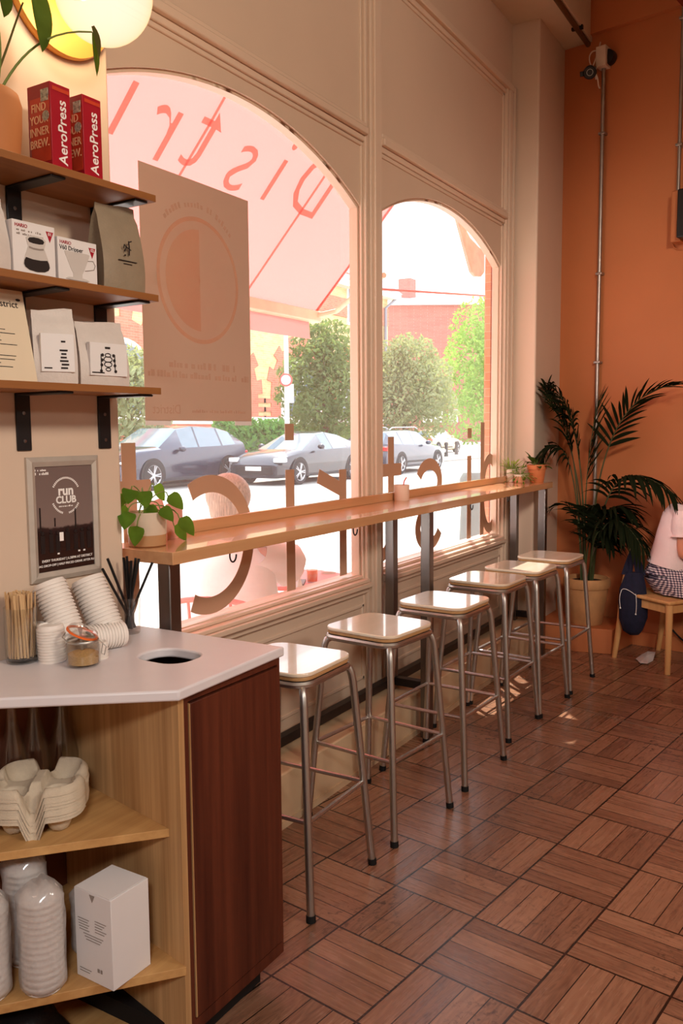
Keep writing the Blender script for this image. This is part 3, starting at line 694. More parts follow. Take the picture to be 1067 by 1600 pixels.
# ------------------------------------------------------------------ framed poster
t = shelf_thing('framed_poster', 'silver snap-framed run club poster on the wall below the shelves', 'poster', -0.1935, 0.0, 1.2045, 0)
m_alu = paint('aluminium', (196, 186, 174), 0.42, 0.35, var=0.06, scale=30)
a, b, c, d = 0.1085, 0.155, 0.0865, 0.131
fr = MB()
for q in ([(-a, -b), (a, -b), (c, -d), (-c, -d)], [(a, -b), (a, b), (c, d), (c, -d)], [(a, b), (-a, b), (-c, d), (c, d)], [(-a, b), (-a, -b), (-c, -d), (-c, d)]):
    n_ = len(q); mid = [((q[0][0]+q[3][0])/2, (q[0][1]+q[3][1])/2), ((q[1][0]+q[2][0])/2, (q[1][1]+q[2][1])/2)]
    fr.loft([[(q[0][0], 0, q[0][1]), (q[0][0], -0.008, q[0][1]), (mid[0][0], -0.014, mid[0][1]), (q[3][0], -0.009, q[3][1]), (q[3][0], 0, q[3][1])],
             [(q[1][0], 0, q[1][1]), (q[1][0], -0.008, q[1][1]), (mid[1][0], -0.014, mid[1][1]), (q[2][0], -0.009, q[2][1]), (q[2][0], 0, q[2][1])]])
fr.build('frame', m_alu, t, world=False)
def posterprint():
    m, nt, out = newmat('poster_print'); tc = N(nt, 'ShaderNodeTexCoord'); sp = N(nt, 'ShaderNodeSeparateXYZ'); L(nt, tc.outputs['Object'], sp.inputs[0])
    co = objco(nt)
    z = mth(nt, 'ADD', sp.outputs['Z'], mth(nt, 'MULTIPLY', noise(nt, co, 22, 3), 0.03))
    colr = ramp(nt, mth(nt, 'ADD', mth(nt, 'MULTIPLY', z, 3.0), 0.5), [(0.0, lin((52, 32, 26))), (0.30, lin((46, 28, 24))), (0.43, lin((34, 22, 22))), (0.475, lin((52, 36, 36))), (0.49, lin((128, 110, 104))), (1.0, lin((116, 98, 94)))])
    bsdf(nt, out, colr, 0.25, 0, 0.5); return m
MB().box((-0.089, -0.006, -0.1335), (0.089, -0.001, 0.1335)).build('print', posterprint(), t, world=False, smooth=0)
F = -0.0068
text('run', 'lettering', m_whiteink, t, (0.004, F, 0.068), (1, 0, 0), (0, 0.0, 1), 0.034, 'CENTER', 0.03, world=False)
text('CLUB', 'lettering', m_whiteink, t, (0.004, F, 0.045), (1, 0, 0), (0, 0, 1), 0.025, 'CENTER', 0.03, world=False)
text('EVERY THURSDAY | 6.30PM AT DISTRICT', 'lettering', m_whiteink, t, (0.003, F, -0.104), (1, 0, 0), (0, 0, 1), 0.0086, 'CENTER', 0.01, world=False)
text('BAG DROP-OFF | HALF PRICED DRINK AFTER RUN', 'lettering', m_whiteink, t, (0.002, F, -0.116), (1, 0, 0), (0, 0, 1), 0.0080, 'CENTER', 0.01, world=False)
tk = MB(); RT = random.Random(5); ticks(tk, -0.086, -0.052, 0.122, 0.0052, F, RT); ticks(tk, -0.086, -0.046, 0.113, 0.0070, F, RT); ticks(tk, -0.018, 0.024, 0.029, 0.0045, F, RT); tk.build('small_print', m_whiteink, t, world=False, smooth=0)
for a0, a1 in ((28, 152), (205, 258), (282, 335)):
    e = MB(); k = a0
    while k < a1:
        a = math.radians(k); M_ = Matrix.Translation((0.004+0.043*math.cos(a), F, 0.056+0.045*math.sin(a))) @ Matrix.Rotation(-(a-PI/2), 4, 'Y')
        e.box((-0.0014, 0, -0.0025), (0.0014, 0.0006, 0.0025), M_); k += 6
    e.build('ring_print', m_whiteink, t, world=False, smooth=0)
e = MB()
for x, z, h in ((-0.075, -0.032, 0.062), (0.031, -0.03, 0.052), (-0.032, -0.02, 0.022)): e.box((x-0.002, F, z), (x+0.002, F+0.0006, z+h))
for x, s in ((-0.07, 1), (-0.045, .95), (-0.025, 1.05), (0.005, .9), (0.03, 1.1), (0.05, 1), (0.072, 1)):
    e.box((x-0.006, F, -0.085), (x+0.006, F+0.0005, -0.04*s)); e.lathe([(0, 0), (0.005, 0), (0.005, .0005)], 8, (0, 0, 0), Matrix.Translation((x, F, -0.034*s)) @ Matrix.Rotation(math.radians(90), 4, 'X'))
e.build('runners_print', paint('poster_dark', (30, 19, 18), 0.5), t, world=False, smooth=0)
e = MB().box((-0.020, F-0.0003, -0.058), (-0.008, F+0.0004, -0.036))
for x in (-0.028, 0.036, 0.052): e.box((x, F-0.0003, -0.091), (x+0.006, F+0.0004, -0.087))
e.build('runners_print', m_whiteink, t, world=False, smooth=0)

# ------------------------------------------------------------------ globe wall lamp
gc = wp(-0.162-0.06*0.97, 0.165, 2.375)
def pxwall(x, y, d):
    q = WP - WN*d; r = ray(x, y); return CAM + r*((q-CAM).dot(WN)/r.dot(WN))
gc = pxwall(162, -10, 0.165); dc = pxwall(97, -13, 0.012)
t = thing('globe_wall_lamp', 'glowing white globe lamp on a round brass wall plate', 'lamp', dc, WANG)
m_brass = paint('brass_plate', (232, 172, 84), 0.45, 0.2, var=0.05)
Md = Matrix.Translation(dc) @ Matrix.Rotation(WANG, 4, 'Z') @ Matrix.Rotation(math.radians(90), 4, 'X')
MB().lathe([(0.0, -0.012), (0.150, -0.012), (0.152, -0.006), (0.152, 0.004), (0.149, 0.008), (0.0, 0.008)], 48, (0, 0, 0), Md).build('wall_plate', m_brass, t)
MB().tube([dc - WN*0.0, dc*0.5+gc*0.5], 0.018, 14).build('arm', m_brass, t)
def globe_mat():
    m, nt, out = newmat('lamp_globe'); e = N(nt, 'ShaderNodeEmission'); tr = N(nt, 'ShaderNodeBsdfTransparent'); mx = N(nt, 'ShaderNodeMixShader')
    lw = N(nt, 'ShaderNodeLayerWeight'); lw.inputs[0].default_value = 0.25
    L(nt, mixc(nt, lw.outputs['Facing'], lin((255, 226, 198)), lin((255, 190, 120))), e.inputs[0]); e.inputs[1].default_value = 1.25
    mx.inputs[0].default_value = 0.35; L(nt, e.outputs[0], mx.inputs[1]); L(nt, tr.outputs[0], mx.inputs[2]); L(nt, mx.outputs[0], out.inputs[0]); return m
MB().ball(gc, 0.112, 32, 20).build('globe', globe_mat(), t)
gl_ = bpy.data.lights.new('lamp_bulb', 'POINT'); gl_.energy = 9; gl_.color = (1.0, 0.72, 0.42); gl_.shadow_soft_size = 0.06
go_ = bpy.data.objects.new('lamp_bulb', gl_); COL.objects.link(go_); go_.location = gc
# ------------------------------------------------------------------ things on the worktop
ZT = 0.88
t = thing('stirrer_glass', 'clear glass packed with wooden stirrers on the white worktop', 'glass', (1.292, 1.662, ZT))
MB().lathe([(0.0, 0.001), (0.034, 0.001), (0.0365, 0.006), (0.038, 0.132), (0.0362, 0.132), (0.0345, 0.010), (0.0, 0.008)], 28).build('glass', m_glass, t, world=False)
MB().lathe([(0.0, 0.0085), (0.033, 0.0085), (0.0335, 0.012), (0.0, 0.012)], 24).build('base', m_dark, t, world=False)
m_stir = wood('stirrer_wood', (196, 156, 108), (226, 192, 146), 'Z', 0.6, 1.0)
stick = None; rnd = random.Random(4)
for k in range(64):
    a = rnd.uniform(0, 2*PI) if k > 24 else 2*PI*k/25; rr = 0.0295 if k <= 24 else 0.027*math.sqrt(rnd.random())
    if stick is None:
        stick = MB().box((-0.003, -0.0007, 0), (0.003, 0.0007, 0.152)).build('stirrer', m_stir, None, world=False, bevel=0.0006); o = stick
        tag(o, 'flat wooden stirrer standing in the packed glass on the worktop', 'stirrer', 'wooden stirrers in the glass')
    else: o = stick.copy(); COL.objects.link(o)
    o.location = (1.292+rr*math.cos(a), 1.662+rr*math.sin(a), ZT+0.0125+rnd.uniform(0, 0.003))
    o.rotation_euler = (rnd.uniform(-.05, .05), rnd.uniform(-.05, .05), a+PI/2+rnd.uniform(-.5, .5))
# stacks of lids
lid_src = {}
def lid(r):
    if r not in lid_src:
        mb = MB().lathe([(0, 0.0105), (r*0.70, 0.0105), (r*0.78, 0.0135), (r*0.90, 0.0125), (r*0.955, 0.005), (r, 0.0045), (r*1.01, 0.0025), (r, 0.0), (r*0.965, 0.0), (r*0.93, 0.004), (r*0.86, 0.010), (0, 0.009)], 32)
        lid_src[r] = mb.build('cup_cover', m_lid, None, world=False, smooth=30); COL.objects.unlink(lid_src[r])
    return lid_src[r]
def lids(base, top, r, n, what, flip=False):
    base = Vector(base); top = Vector(top); d = (top-base)/n; q = d.to_track_quat('Z', 'Y')
    for k in range(n):
        o = lid(r).copy(); COL.objects.link(o)
        tag(o, 'white plastic lid in the '+what, 'cup lid', 'lids of the '+what)
        o.rotation_mode = 'QUATERNION'; o.rotation_quaternion = q; o.location = base+d*k
lids((1.335, 1.607, ZT), (1.333, 1.609, ZT+0.082), 0.0325, 12, 'short upright stack beside the sugar jar')
b3 = at_y(172, 985, 1.600); lids((b3.x-0.012, 1.594, ZT+0.036), at_y(136, 906, 1.655), 0.043, 15, 'ridged stack leaning under the framed poster')
b2 = at_y(100, 985, 1.612); lids((b2.x+0.012, 1.602, ZT+0.034), at_y(76, 912, 1.662), 0.041, 17, 'smooth stack leaning beside the stirrer glass')
lids((1.425, 1.590, ZT+0.034), (1.513, 1.560, ZT+0.0335), 0.0325, 12, 'stack lying on its side near the straws')
lids((1.340, 1.672, ZT+0.001), (1.338, 1.668, ZT+0.075), 0.031, 10, 'half hidden stack behind the stirrer glass')
lids((1.405, 1.530, ZT), (1.405, 1.530, ZT+0.034), 0.024, 5, 'tiny stack behind the sugar jar')
# sugar jar
jc = Vector((1.342, 1.510, ZT)); t = thing('sugar_jar', 'clip-top glass jar of brown sugar with an orange seal, lid ajar', 'jar', jc); t.scale = (1.16, 1.16, 1.12)
MB().lathe([(0.0, 0.0), (0.027, 0.0), (0.0325, 0.005), (0.0335, 0.040), (0.031, 0.050), (0.030, 0.060), (0.028, 0.060), (0.029, 0.049), (0.0312, 0.040), (0.0305, 0.007), (0.0, 0.005)], 32).build('glass', m_glass, t, world=False)
m_sugar = paint('brown_sugar', (206, 162, 100), 0.85, var=0.15, scale=300, bmp=0.4)
MB().lathe([(0.0, 0.0055), (0.029, 0.0065), (0.0302, 0.026), (0.022, 0.030), (0.008, 0.033), (0.0, 0.034)], 28).build('sugar', m_sugar, t, world=False)
MB().lathe([(0.0308, 0.051), (0.0322, 0.0535), (0.0308, 0.056)], 28, ring=True).build('neck_wire', m_steel, t, world=False)
ML = Matrix.Translation((-0.014, 0.012, 0.066)) @ Matrix.Rotation(math.radians(-16), 4, Vector((0.857, 0.514, 0)).cross(Vector((0, 0, 1))))
ML = Matrix.Translation((0, 0, 0.070)) @ Matrix.Rotation(math.radians(24), 4, Vector((0.857*1, 0.513, 0)))
MB().lathe([(0, 0.012), (0.018, 0.0125), (0.029, 0.008), (0.031, 0.003), (0.029, 0.0), (0.0, 0.002)], 28, (0, 0, 0), ML).build('lid', m_glass, t, world=False)
MB().lathe([(0.027, -0.003), (0.0325, -0.003), (0.0325, -0.0002), (0.027, -0.0002)], 28, (0, 0, 0), ML, ring=True).build('seal', paint('orange_rubber', (244, 112, 36), 0.5), t, world=False)
wv = Vector((0.515, -0.857, 0))
MB().tube([wv*0.033+Vector((0, 0, 0.054)), wv*0.046+Vector((0, 0, 0.040)), wv*0.042+Vector((0, 0, 0.022)), wv*0.036+Vector((0, 0, 0.026)), wv*0.040+Vector((0, 0, 0.048))], 0.0012, 6).build('clip', m_steel, t, world=False)
MB().tube([-wv*0.033+Vector((0, 0, 0.052)), -wv*0.041+Vector((0, 0, 0.060)), -wv*0.034+Vector((0, 0, 0.070))], 0.0012, 6).build('hinge', m_steel, t, world=False)
sp = thing('spoon', 'steel spoon handle standing in the sugar jar', 'spoon', jc+Vector((0, 0, 0.028)))
MB().loft([[(x*w-0.006*s*0.6, y-0.004, z) for x, y in ((-1, 0), (1, 0), (1, 0.001), (-1, 0.001))] for z, w, s in ((-0.004, 0.004, 0), (0.012, 0.003, .3), (0.05, 0.003, 1), (0.062, 0.006, 1.2))], M=Matrix.Rotation(math.radians(-59), 4, 'Z')).build('handle', m_steel, sp, world=False)
# straws
sc_ = Vector((1.6285, 1.648, ZT)); t = thing('straw_glass', 'clear tumbler of black straws at the worktop edge', 'glass', sc_)
MB().lathe([(0.0, 0.0005), (0.026, 0.0005), (0.0275, 0.004), (0.0315, 0.098), (0.030, 0.098), (0.0265, 0.012), (0.0, 0.010)], 28).build('glass', m_glass, t, world=False)
m_straw = paint('black_straw', (16, 14, 16), 0.35)
for k, (x, y, yy) in enumerate(((160, 889, 1.640), (168, 873, 1.652), (193, 871, 1.668), (198, 869, 1.655), (212, 872, 1.66), (217, 873, 1.645), (238, 879, 1.630), (205, 876, 1.640))):
    tip = at_y(x, y, yy); h = Vector((tip.x-sc_.x, tip.y-sc_.y, 0)); hl = h.length; a = math.atan2(h.y, h.x) if hl > 1e-4 else 0
    b = sc_ + Vector((-math.cos(a)*min(0.018, hl*0.45), -math.sin(a)*min(0.018, hl*0.45), 0.012))
    o = MB().tube([b-Vector((0, 0, 0)), tip], 0.0037, 8).build('drinking_straw', m_straw, None)
    side = ('leaning furthest towards the framed poster', 'leaning towards the poster, second from its outer end', 'standing near the tumbler middle, on the poster side', 'standing tallest in the middle of the tumbler', 'standing in the middle beside the bar corner', 'just inside the one leaning to the bar leg', 'leaning furthest towards the bar leg', 'shortest of the middle bunch in the tumbler')[k]
    tag(o, 'black drinking straw '+side, 'straw', 'black straws in the tumbler')

# ------------------------------------------------------------------ things on the cabinet shelves
def bottle(x, y, z, label):
    t = thing('glass_bottle', label, 'bottle', (x, y, z), 0, 'empty bottles on the upper cabinet shelf')
    MB().lathe([(0, 0.001), (0.034, 0.001), (0.036, 0.006), (0.036, 0.085), (0.030, 0.125), (0.017, 0.172), (0.0135, 0.205), (0.0135, 0.236), (0.0165, 0.238), (0.0165, 0.250), (0.0135, 0.251), (0.0110, 0.236), (0.0110, 0.205), (0.015, 0.172), (0.028, 0.124), (0.034, 0.085), (0.034, 0.008), (0, 0.006)], 28).build('glass', m_glass, t, world=False)
bottle(1.382, 1.640, 0.55, 'clear glass bottle nearest the oak divider panel, above the cup carriers')
bottle(1.322, 1.668, 0.55, 'clear glass bottle, middle one of the three behind the cup carriers')
bottle(1.262, 1.672, 0.55, 'clear glass bottle furthest from the oak divider panel')
# pulp carriers
def carrier_bm():
    S = 0.100; n = 44; vs = []; fs = []; idx = {}
    def inside(x, y):
        ax, ay = abs(x)/S, abs(y)/S
        rr = (ax**3.4+ay**3.4)**(1/3.4)
        nt_ = max(0, 1-ax/0.20)*0.42 if ay > 0.45 else 0
        nt2 = max(0, 1-ay/0.20)*0.42 if ax > 0.45 else 0
        return rr + max(nt_, nt2)*0.16
    def hgt(x, y):
        r = inside(x, y); q = max(0, min(1, (r-0.74)/0.12)); z = 0.030+0.022*q*q*(3-2*q)
        if abs(y) < 0.016: z = max(z, 0.030+0.016*min(1, (0.016-abs(y))/0.006))
        for cx in (-0.047, 0.047):
            for cy in (-0.047, 0.047):
                d = math.hypot(x-cx, y-cy)
                z = min(z, 0.002+0.030*max(0, min(1, (d-0.020)/0.012))+max(0, d-0.034)*9)
        if abs(x) > 0.030: z = min(z, 0.052-0.056*max(0, min(1, 1.35-abs(y)/0.020))*min(1, (abs(x)-0.030)/0.050))
        if abs(y) > 0.030: z = min(z, 0.052-0.010*max(0, min(1, 1.3-abs(x)/0.022))*min(1, (abs(y)-0.030)/0.02))
        z = min(z, 0.052-0.006*max(0, 1-math.hypot(x, y)/0.03))
        if r > 0.93: z = z-(r-0.93)*0.12
        return z
    # polar grid that follows the rounded outline
    rings = 26; seg = 96
    for i in range(rings+1):
        for k in range(seg):
            a = 2*PI*k/seg; lo, hi = 0.0, 0.16
            for _ in range(22):
                md = (lo+hi)/2
                if inside(md*math.cos(a), md*math.sin(a)) < 1.0: lo = md
                else: hi = md
            rr = lo*(i/rings); x, y = rr*math.cos(a), rr*math.sin(a); vs.append((x, y, hgt(x, y)))
    for i in range(rings):
        for k in range(seg):
            k2 = (k+1) % seg; fs.append((i*seg+k, i*seg+k2, (i+1)*seg+k2, (i+1)*seg+k))
    b = len(vs); o_ = rings*seg
    for k in range(seg):
        x, y, z = vs[o_+k]; vs.append((x*1.012, y*1.012, z-0.0075))
    for k in range(seg): fs.append((o_+k, o_+(k+1) % seg, b+(k+1) % seg, b+k))
    mb = MB(); mb.add(vs, fs); return mb
cpos = (1.222, 1.530); src = None
for k in range(9):
    if src is None: o = src = carrier_bm().build('cup_carrier', m_pulp, None, world=False, smooth=50)
    else: o = src.copy(); COL.objects.link(o)
    o.location = (cpos[0]+0.0008*math.sin(k*2.3), cpos[1]+0.0008*math.cos(k*1.7), 0.5505+0.0072*k); o.rotation_euler = (0, 0, math.radians(40+0.8*math.sin(k*2.9)))
    tag(o, 'moulded pulp cup carrier in the stack on the upper cabinet shelf' if k < 8 else 'topmost moulded pulp cup carrier, its cup wells open to view', 'cup carrier', 'pulp cup carriers in the stack')
t = thing('small_carton', 'grey carton cut by the frame beside the glass bottles', 'box', (1.025, 1.610, 0.55), math.radians(-30))
MB().box((-0.035, -0.035, 0), (0.035, 0.035, 0.118)).build('carton', paint('grey_card', (178, 170, 172), 0.6), t, world=False, bevel=0.001)
MB().prism([(-0.035, 0.118), (0.035, 0.118), (0.028, 0.134), (-0.02, 0.140)], 0.030, 0.0345, 'Y').build('flap', paint('grey_card', (178, 170, 172), 0.6), t, world=False, smooth=0)
# white box on the lower shelf
P0, P1, P2 = Vector((1.184, 1.279, 0.25)), Vector((1.186, 1.391, 0.25)), Vector((1.292, 1.281, 0.25))
t = thing('white_box', 'tall white carton standing on the lower cabinet shelf', 'box', P0)
e1 = (P1-P0); e2 = (P2-P0); e2 = Vector((-e1.y, e1.x, 0)).normalized()*-0.108
hB = 0.200
q = [P0, P0+e2, P0+e2+e1, P0+e1]
MB().prism([(p.x, p.y) for p in q], 0.2505, 0.25+hB, 'Z').build('carton', m_white, t, bevel=0.0012)
lf = [P0+e1*0.03+Vector((0, 0, hB+0.001)), P0+e2*0.97+e1*0.02+Vector((0, 0, hB+0.0012)), P0+e2*0.97+e1*0.97+Vector((0, 0, hB+0.001)), P0+e1*0.97+Vector((0, 0, hB+0.001))]
MB().add([tuple(p) for p in lf]+[tuple(p+Vector((0, 0, 0.0012))) for p in lf], [(0, 3, 2, 1), (4, 5, 6, 7), (0, 1, 5, 4), (1, 2, 6, 5), (2, 3, 7, 6), (3, 0, 4, 7)]).build('lid_flap', m_white, t, smooth=0)
fn = Vector((-e2.x, -e2.y, 0)).normalized(); u_ = -e1.normalized(); fo = P0+e1*0.5+fn*0.0012
def onface(u, z): return fo+u_*u+Vector((0, 0, z))
e = MB()
def strip(u0, u1, z0, z1):
    a, b = onface(u0, z0), onface(u1, z1); e.add([tuple(onface(u0, z0)), tuple(onface(u1, z0)), tuple(onface(u1, z1)), tuple(onface(u0, z1)), tuple(onface(u0, z0)-fn*.001), tuple(onface(u1, z0)-fn*.001), tuple(onface(u1, z1)-fn*.001), tuple(onface(u0, z1)-fn*.001)], [(0, 1, 2, 3), (0, 4, 5, 1), (1, 5, 6, 2), (2, 6, 7, 3), (3, 7, 4, 0)])
for k in range(5): strip(-0.046+0.001*k, -0.012-0.004*(k % 2), 0.135-k*0.006, 0.1362-k*0.006); strip(0.006, 0.040-0.006*(k % 3), 0.140-k*0.006, 0.1412-k*0.006)
for k in range(3): strip(-0.03+0.004*k, 0.030-0.005*k, 0.104-k*0.006, 0.1052-k*0.006)
strip(0.010, 0.016, 0.028, 0.036); strip(0.019, 0.024, 0.028, 0.036); strip(-0.045, -0.01, 0.022, 0.0232); strip(-0.045, -0.015, 0.016, 0.0172)
e.build('print', m_greyink, t, smooth=0)
e = MB(); a_ = [onface(-0.008, hB-0.004), onface(0.008, hB-0.004), onface(0.0, hB-0.020)]
e.add([tuple(p) for p in a_]+[tuple(p-fn*0.001) for p in a_], [(0, 1, 2), (0, 3, 4, 1), (1, 4, 5, 2), (2, 5, 3, 0)]); e.build('thumb_notch', m_greyink, t, smooth=0)
# sleeves of cups in clear film
def filmmat():
    m, nt, out = newmat('plastic_film'); tr = N(nt, 'ShaderNodeBsdfTransparent'); gl = N(nt, 'ShaderNodeBsdfGlossy'); df = N(nt, 'ShaderNodeBsdfDiffuse'); tl = N(nt, 'ShaderNodeBsdfTranslucent')
    m1, m2, m3 = (N(nt, 'ShaderNodeMixShader') for _ in range(3)); gl.inputs['Roughness'].default_value = 0.12
    df.inputs[0].default_value = (0.86, 0.84, 0.83, 1); tl.inputs[0].default_value = (0.86, 0.84, 0.83, 1)
    m1.inputs[0].default_value = 0.5; L(nt, df.outputs[0], m1.inputs[1]); L(nt, tl.outputs[0], m1.inputs[2])
    L(nt, ramp(nt, noise(nt, objco(nt), 24, 3), [(0.35, (0.35, 0.35, 0.35, 1)), (0.7, (0.62, 0.62, 0.62, 1))]), m2.inputs[0]); L(nt, tr.outputs[0], m2.inputs[1]); L(nt, m1.outputs[0], m2.inputs[2])
    m3.inputs[0].default_value = 0.10; L(nt, m2.outputs[0], m3.inputs[1]); L(nt, gl.outputs[0], m3.inputs[2]); L(nt, m3.outputs[0], out.inputs[0]); return m
m_film = filmmat()
m_cup = paint('paper_cup', (226, 216, 208), 0.6, var=0.02)
def sleeve(x, y, z, h, r, label, rz=0):
    t = thing('cup_sleeve', label, 'cup sleeve', (x, y, z), rz, 'wrapped cup sleeves on the lower cabinet shelf')
    mb = MB(); zz = 0.006; n = 0
    while zz < h-0.045:
        mb.lathe([(r*0.90, zz), (r*0.985, zz+0.010), (r*1.0, zz+0.012), (r*0.985, zz+0.0135)], 24); zz += 0.014
    mb.lathe([(r*0.88, 0.002), (r*0.95, h*0.3), (r*0.93, h-0.03), (r*0.74, h-0.016), (0, h-0.018)], 24); mb.lathe([(0, 0.002), (r*0.88, 0.002)], 24)
    mb.build('cups', m_cup, t, world=False, smooth=70)
    rings = []
    for k in range(17):
        s = k/16; ring = []
        for j in range(28):
            a = 2*PI*j/28
            rr = r*(1.07+0.035*math.sin(a*5+s*9)+0.03*math.sin(a*9-s*17)*(0.5+s))*(1 if s < 0.9 else (1-(s-0.9)*6.5))
            if s < 0.06: rr *= 0.80
            ring.append((rr*math.cos(a), rr*math.sin(a), 0.001+h*s+0.006*math.sin(a*3)*(s > 0.85)))
        rings.append(ring)
    MB().loft(rings).build('film', m_film, t, world=False, smooth=80)
sleeve(1.122, 1.420, 0.25, 0.236, 0.0445, 'film-wrapped sleeve of white cups beside the tall white carton')
sleeve(1.045, 1.498, 0.25, 0.230, 0.0445, 'film-wrapped sleeve of white cups cut by the frame')
sleeve(1.170, 1.530, 0.25, 0.256, 0.044, 'film-wrapped sleeve of cups standing behind the front pair')
sleeve(1.262, 1.445, 0.25, 0.150, 0.030, 'short wrapped cup sleeve hidden behind the tall white carton')
bb = MB(); rings = []
for k in range(9):
    s = k/8; rings.append([(1.10+0.14*(1-0.55*s**2)*(math.cos(2*PI*j/20))*(1+0.06*math.sin(j*2+k)), 1.50+0.10*(1-0.5*s**2)*math.sin(2*PI*j/20)*(1+0.06*math.sin(j*3+k)), 0.031+0.15*s) for j in range(20)])
bb.loft(rings); tag(bb.build('bin_bag', paint('black_plastic', (14, 13, 14), 0.35, bmp=0.3, scale=10), None, smooth=80), 'black plastic sack slumped under the lowest cabinet shelf', 'bag')

# ------------------------------------------------------------------ things on the bar
ZB = 1.088
def heart_plant():
    pc = at_z(217, 846, ZB); pc = Vector((1.817, 1.757, ZB))
    t = thing('potted_plant', 'heart-leaved plant in a two-tone pot on the near end of the bar', 'plant', pc)
    MB().lathe([(0, 0.0), (0.050, 0.0), (0.054, 0.003), (0.055, 0.034)], 32).build('pot_base', paint('tan_glaze', (184, 138, 96), 0.6), t, world=False)
    MB().lathe([(0.055, 0.034), (0.056, 0.036), (0.058, 0.100), (0.0545, 0.100), (0.0525, 0.088), (0, 0.087)], 32).build('pot', paint('white_glaze', (222, 204, 184), 0.45), t, world=False)
    st = MB(); lf = MB(); R = random.Random(3)
    tips = [(205, 765), (250, 795), (272, 822), (262, 775), (228, 790), (200, 800), (214, 822), (196, 790), (240, 760), (222, 768), (192, 772), (280, 810)]
    for k, (x, y) in enumerate(tips):
        yy = pc.y + R.uniform(-0.06, 0.02) - (0.03 if y > 800 else 0)
        tip = at_y(x, y, yy); b = pc+Vector((R.uniform(-.02, .02), R.uniform(-.02, .02), 0.088))
        m1 = b+Vector((0, 0, 0.05)); m2 = tip+Vector((0, 0, 0.035))
        P = bez(b, m1, m2, tip, 8); st.tube(P, 0.0018, 5)
        d = Vector((tip.x-b.x, tip.y-b.y-0.03, -0.05 if y < 800 else -0.10)).normalized()
        leaf(lf, tip, d, Vector((-0.5, -0.6, 0.6)), R.uniform(0.052, 0.070), R.uniform(0.040, 0.052), 0.5, 7, 0.3, True)
    st.build('stem', m_stemg, t); lf.build('leaves', m_leafg, t, smooth=60)
heart_plant()
t = thing('table_card', 'pink folded table card behind the heart-leaved plant', 'card', (1.985, 1.795, ZB))
a0 = at_y(255, 770, 1.815); a1 = at_y(268, 768, 1.80)
MB().box((-0.045, -0.001, 0), (0.030, 0.001, 0.125), Matrix.Rotation(math.radians(-12), 4, 'Y') @ Matrix.Rotation(math.radians(10), 4, 'X')).box((-0.045, -0.001, 0), (0.030, 0.001, 0.123), Matrix.Translation((0.0, 0.042, 0)) @ Matrix.Rotation(math.radians(-12), 4, 'Y') @ Matrix.Rotation(math.radians(-10), 4, 'X')).build('card', paint('pink_card', (236, 170, 156), 0.7), t, world=False, smooth=0)
cc = at_z(627.5, 782, ZB); cc = Vector((cc.x, cc.y, ZB))
t = thing('tumbler', 'straight white cup with a red straw on the middle of the bar', 'cup', cc)
MB().lathe([(0, 0.0), (0.034, 0.0), (0.0355, 0.002), (0.0365, 0.074), (0.0345, 0.074), (0.0335, 0.010), (0, 0.008)], 32).build('cup', paint('pale_ceramic', (232, 204, 184), 0.5, var=0.02), t, world=False)
MB().tube([(-0.008, 0, 0.012), (0.018, -0.004, 0.090), (0.030, -0.010, 0.108)], 0.0032, 8).build('straw', paint('red_straw', (230, 80, 60), 0.5), t, world=False)
# plants at the far end
def small_plant(c, name, label, prof, pm, tips, lmat, ln, w, droop, seed, band=None):
    t = thing(name, label, 'plant', c, 0, 'potted plants at the far end of the bar')
    MB().lathe(prof, 28).build('pot', pm, t, world=False)
    if band: MB().lathe(band[0], 28, ring=True).build('pot_band', band[1], t, world=False)
    R = random.Random(seed); lf = MB(); st = MB(); h = prof[-1][1]
    MB().lathe([(0, h-0.001), (prof[-2][0], h-0.002), (prof[-2][0], h), (0, h+0.003)], 16).build('soil', m_soil, t, world=False)
    for (az, el, L_) in tips(R):
        d = Vector((math.cos(az)*math.cos(el), math.sin(az)*math.cos(el), math.sin(el)))
        b = Vector((math.cos(az)*0.012, math.sin(az)*0.012, h))
        mid = b+d*L_*0.6; tip = b+d*L_+Vector((0, 0, -droop*L_*0.5))
        st.tube(bez(b, b+d*L_*0.4, mid, tip, 5), 0.0013, 4)
        leaf(lf, tip, d+Vector((0, 0, -droop*0.6)), Vector((0, 0, 1)), ln*R.uniform(.7, 1.2), w*R.uniform(.7, 1.2), droop, 5, 0.3)
    st.build('stem', m_stemg, t, world=False); lf.build('leaves', lmat, t, world=False, smooth=60)
A_ = at_z(806, 753.5, ZB); Bq = at_z(813, 754, ZB); Cq = at_z(838, 752.5, ZB)
pa = Vector((5.120, 1.800, ZB)); pb = Vector((5.085, 1.712, ZB)); pcc = Vector((5.145, 1.655, ZB))
pa = Vector(at_y(799, 752, 1.815)); pa.z = ZB; pb = Vector(at_y(812, 754, 1.745)); pb.z = ZB; pcc = Vector(at_y(839, 752, 1.672)); pcc.z = ZB
pa.x = min(pa.x, 5.16); pb.x = min(pb.x, 5.12); pcc.x = min(pcc.x, 5.135)
small_plant(pa, 'potted_plant', 'feathery pale plant in a slim white pot next to the window', [(0, 0), (0.026, 0), (0.029, 0.003), (0.031, 0.082), (0.028, 0.082), (0.027, 0.074), (0, 0.074)], paint('white_glaze', (222, 204, 184), 0.45),
            lambda R: [(R.uniform(0, 2*PI), R.uniform(0.1, 1.3), R.uniform(0.02, 0.075)) for _ in range(60)], m_leafl, 0.030, 0.010, 0.35, 5)
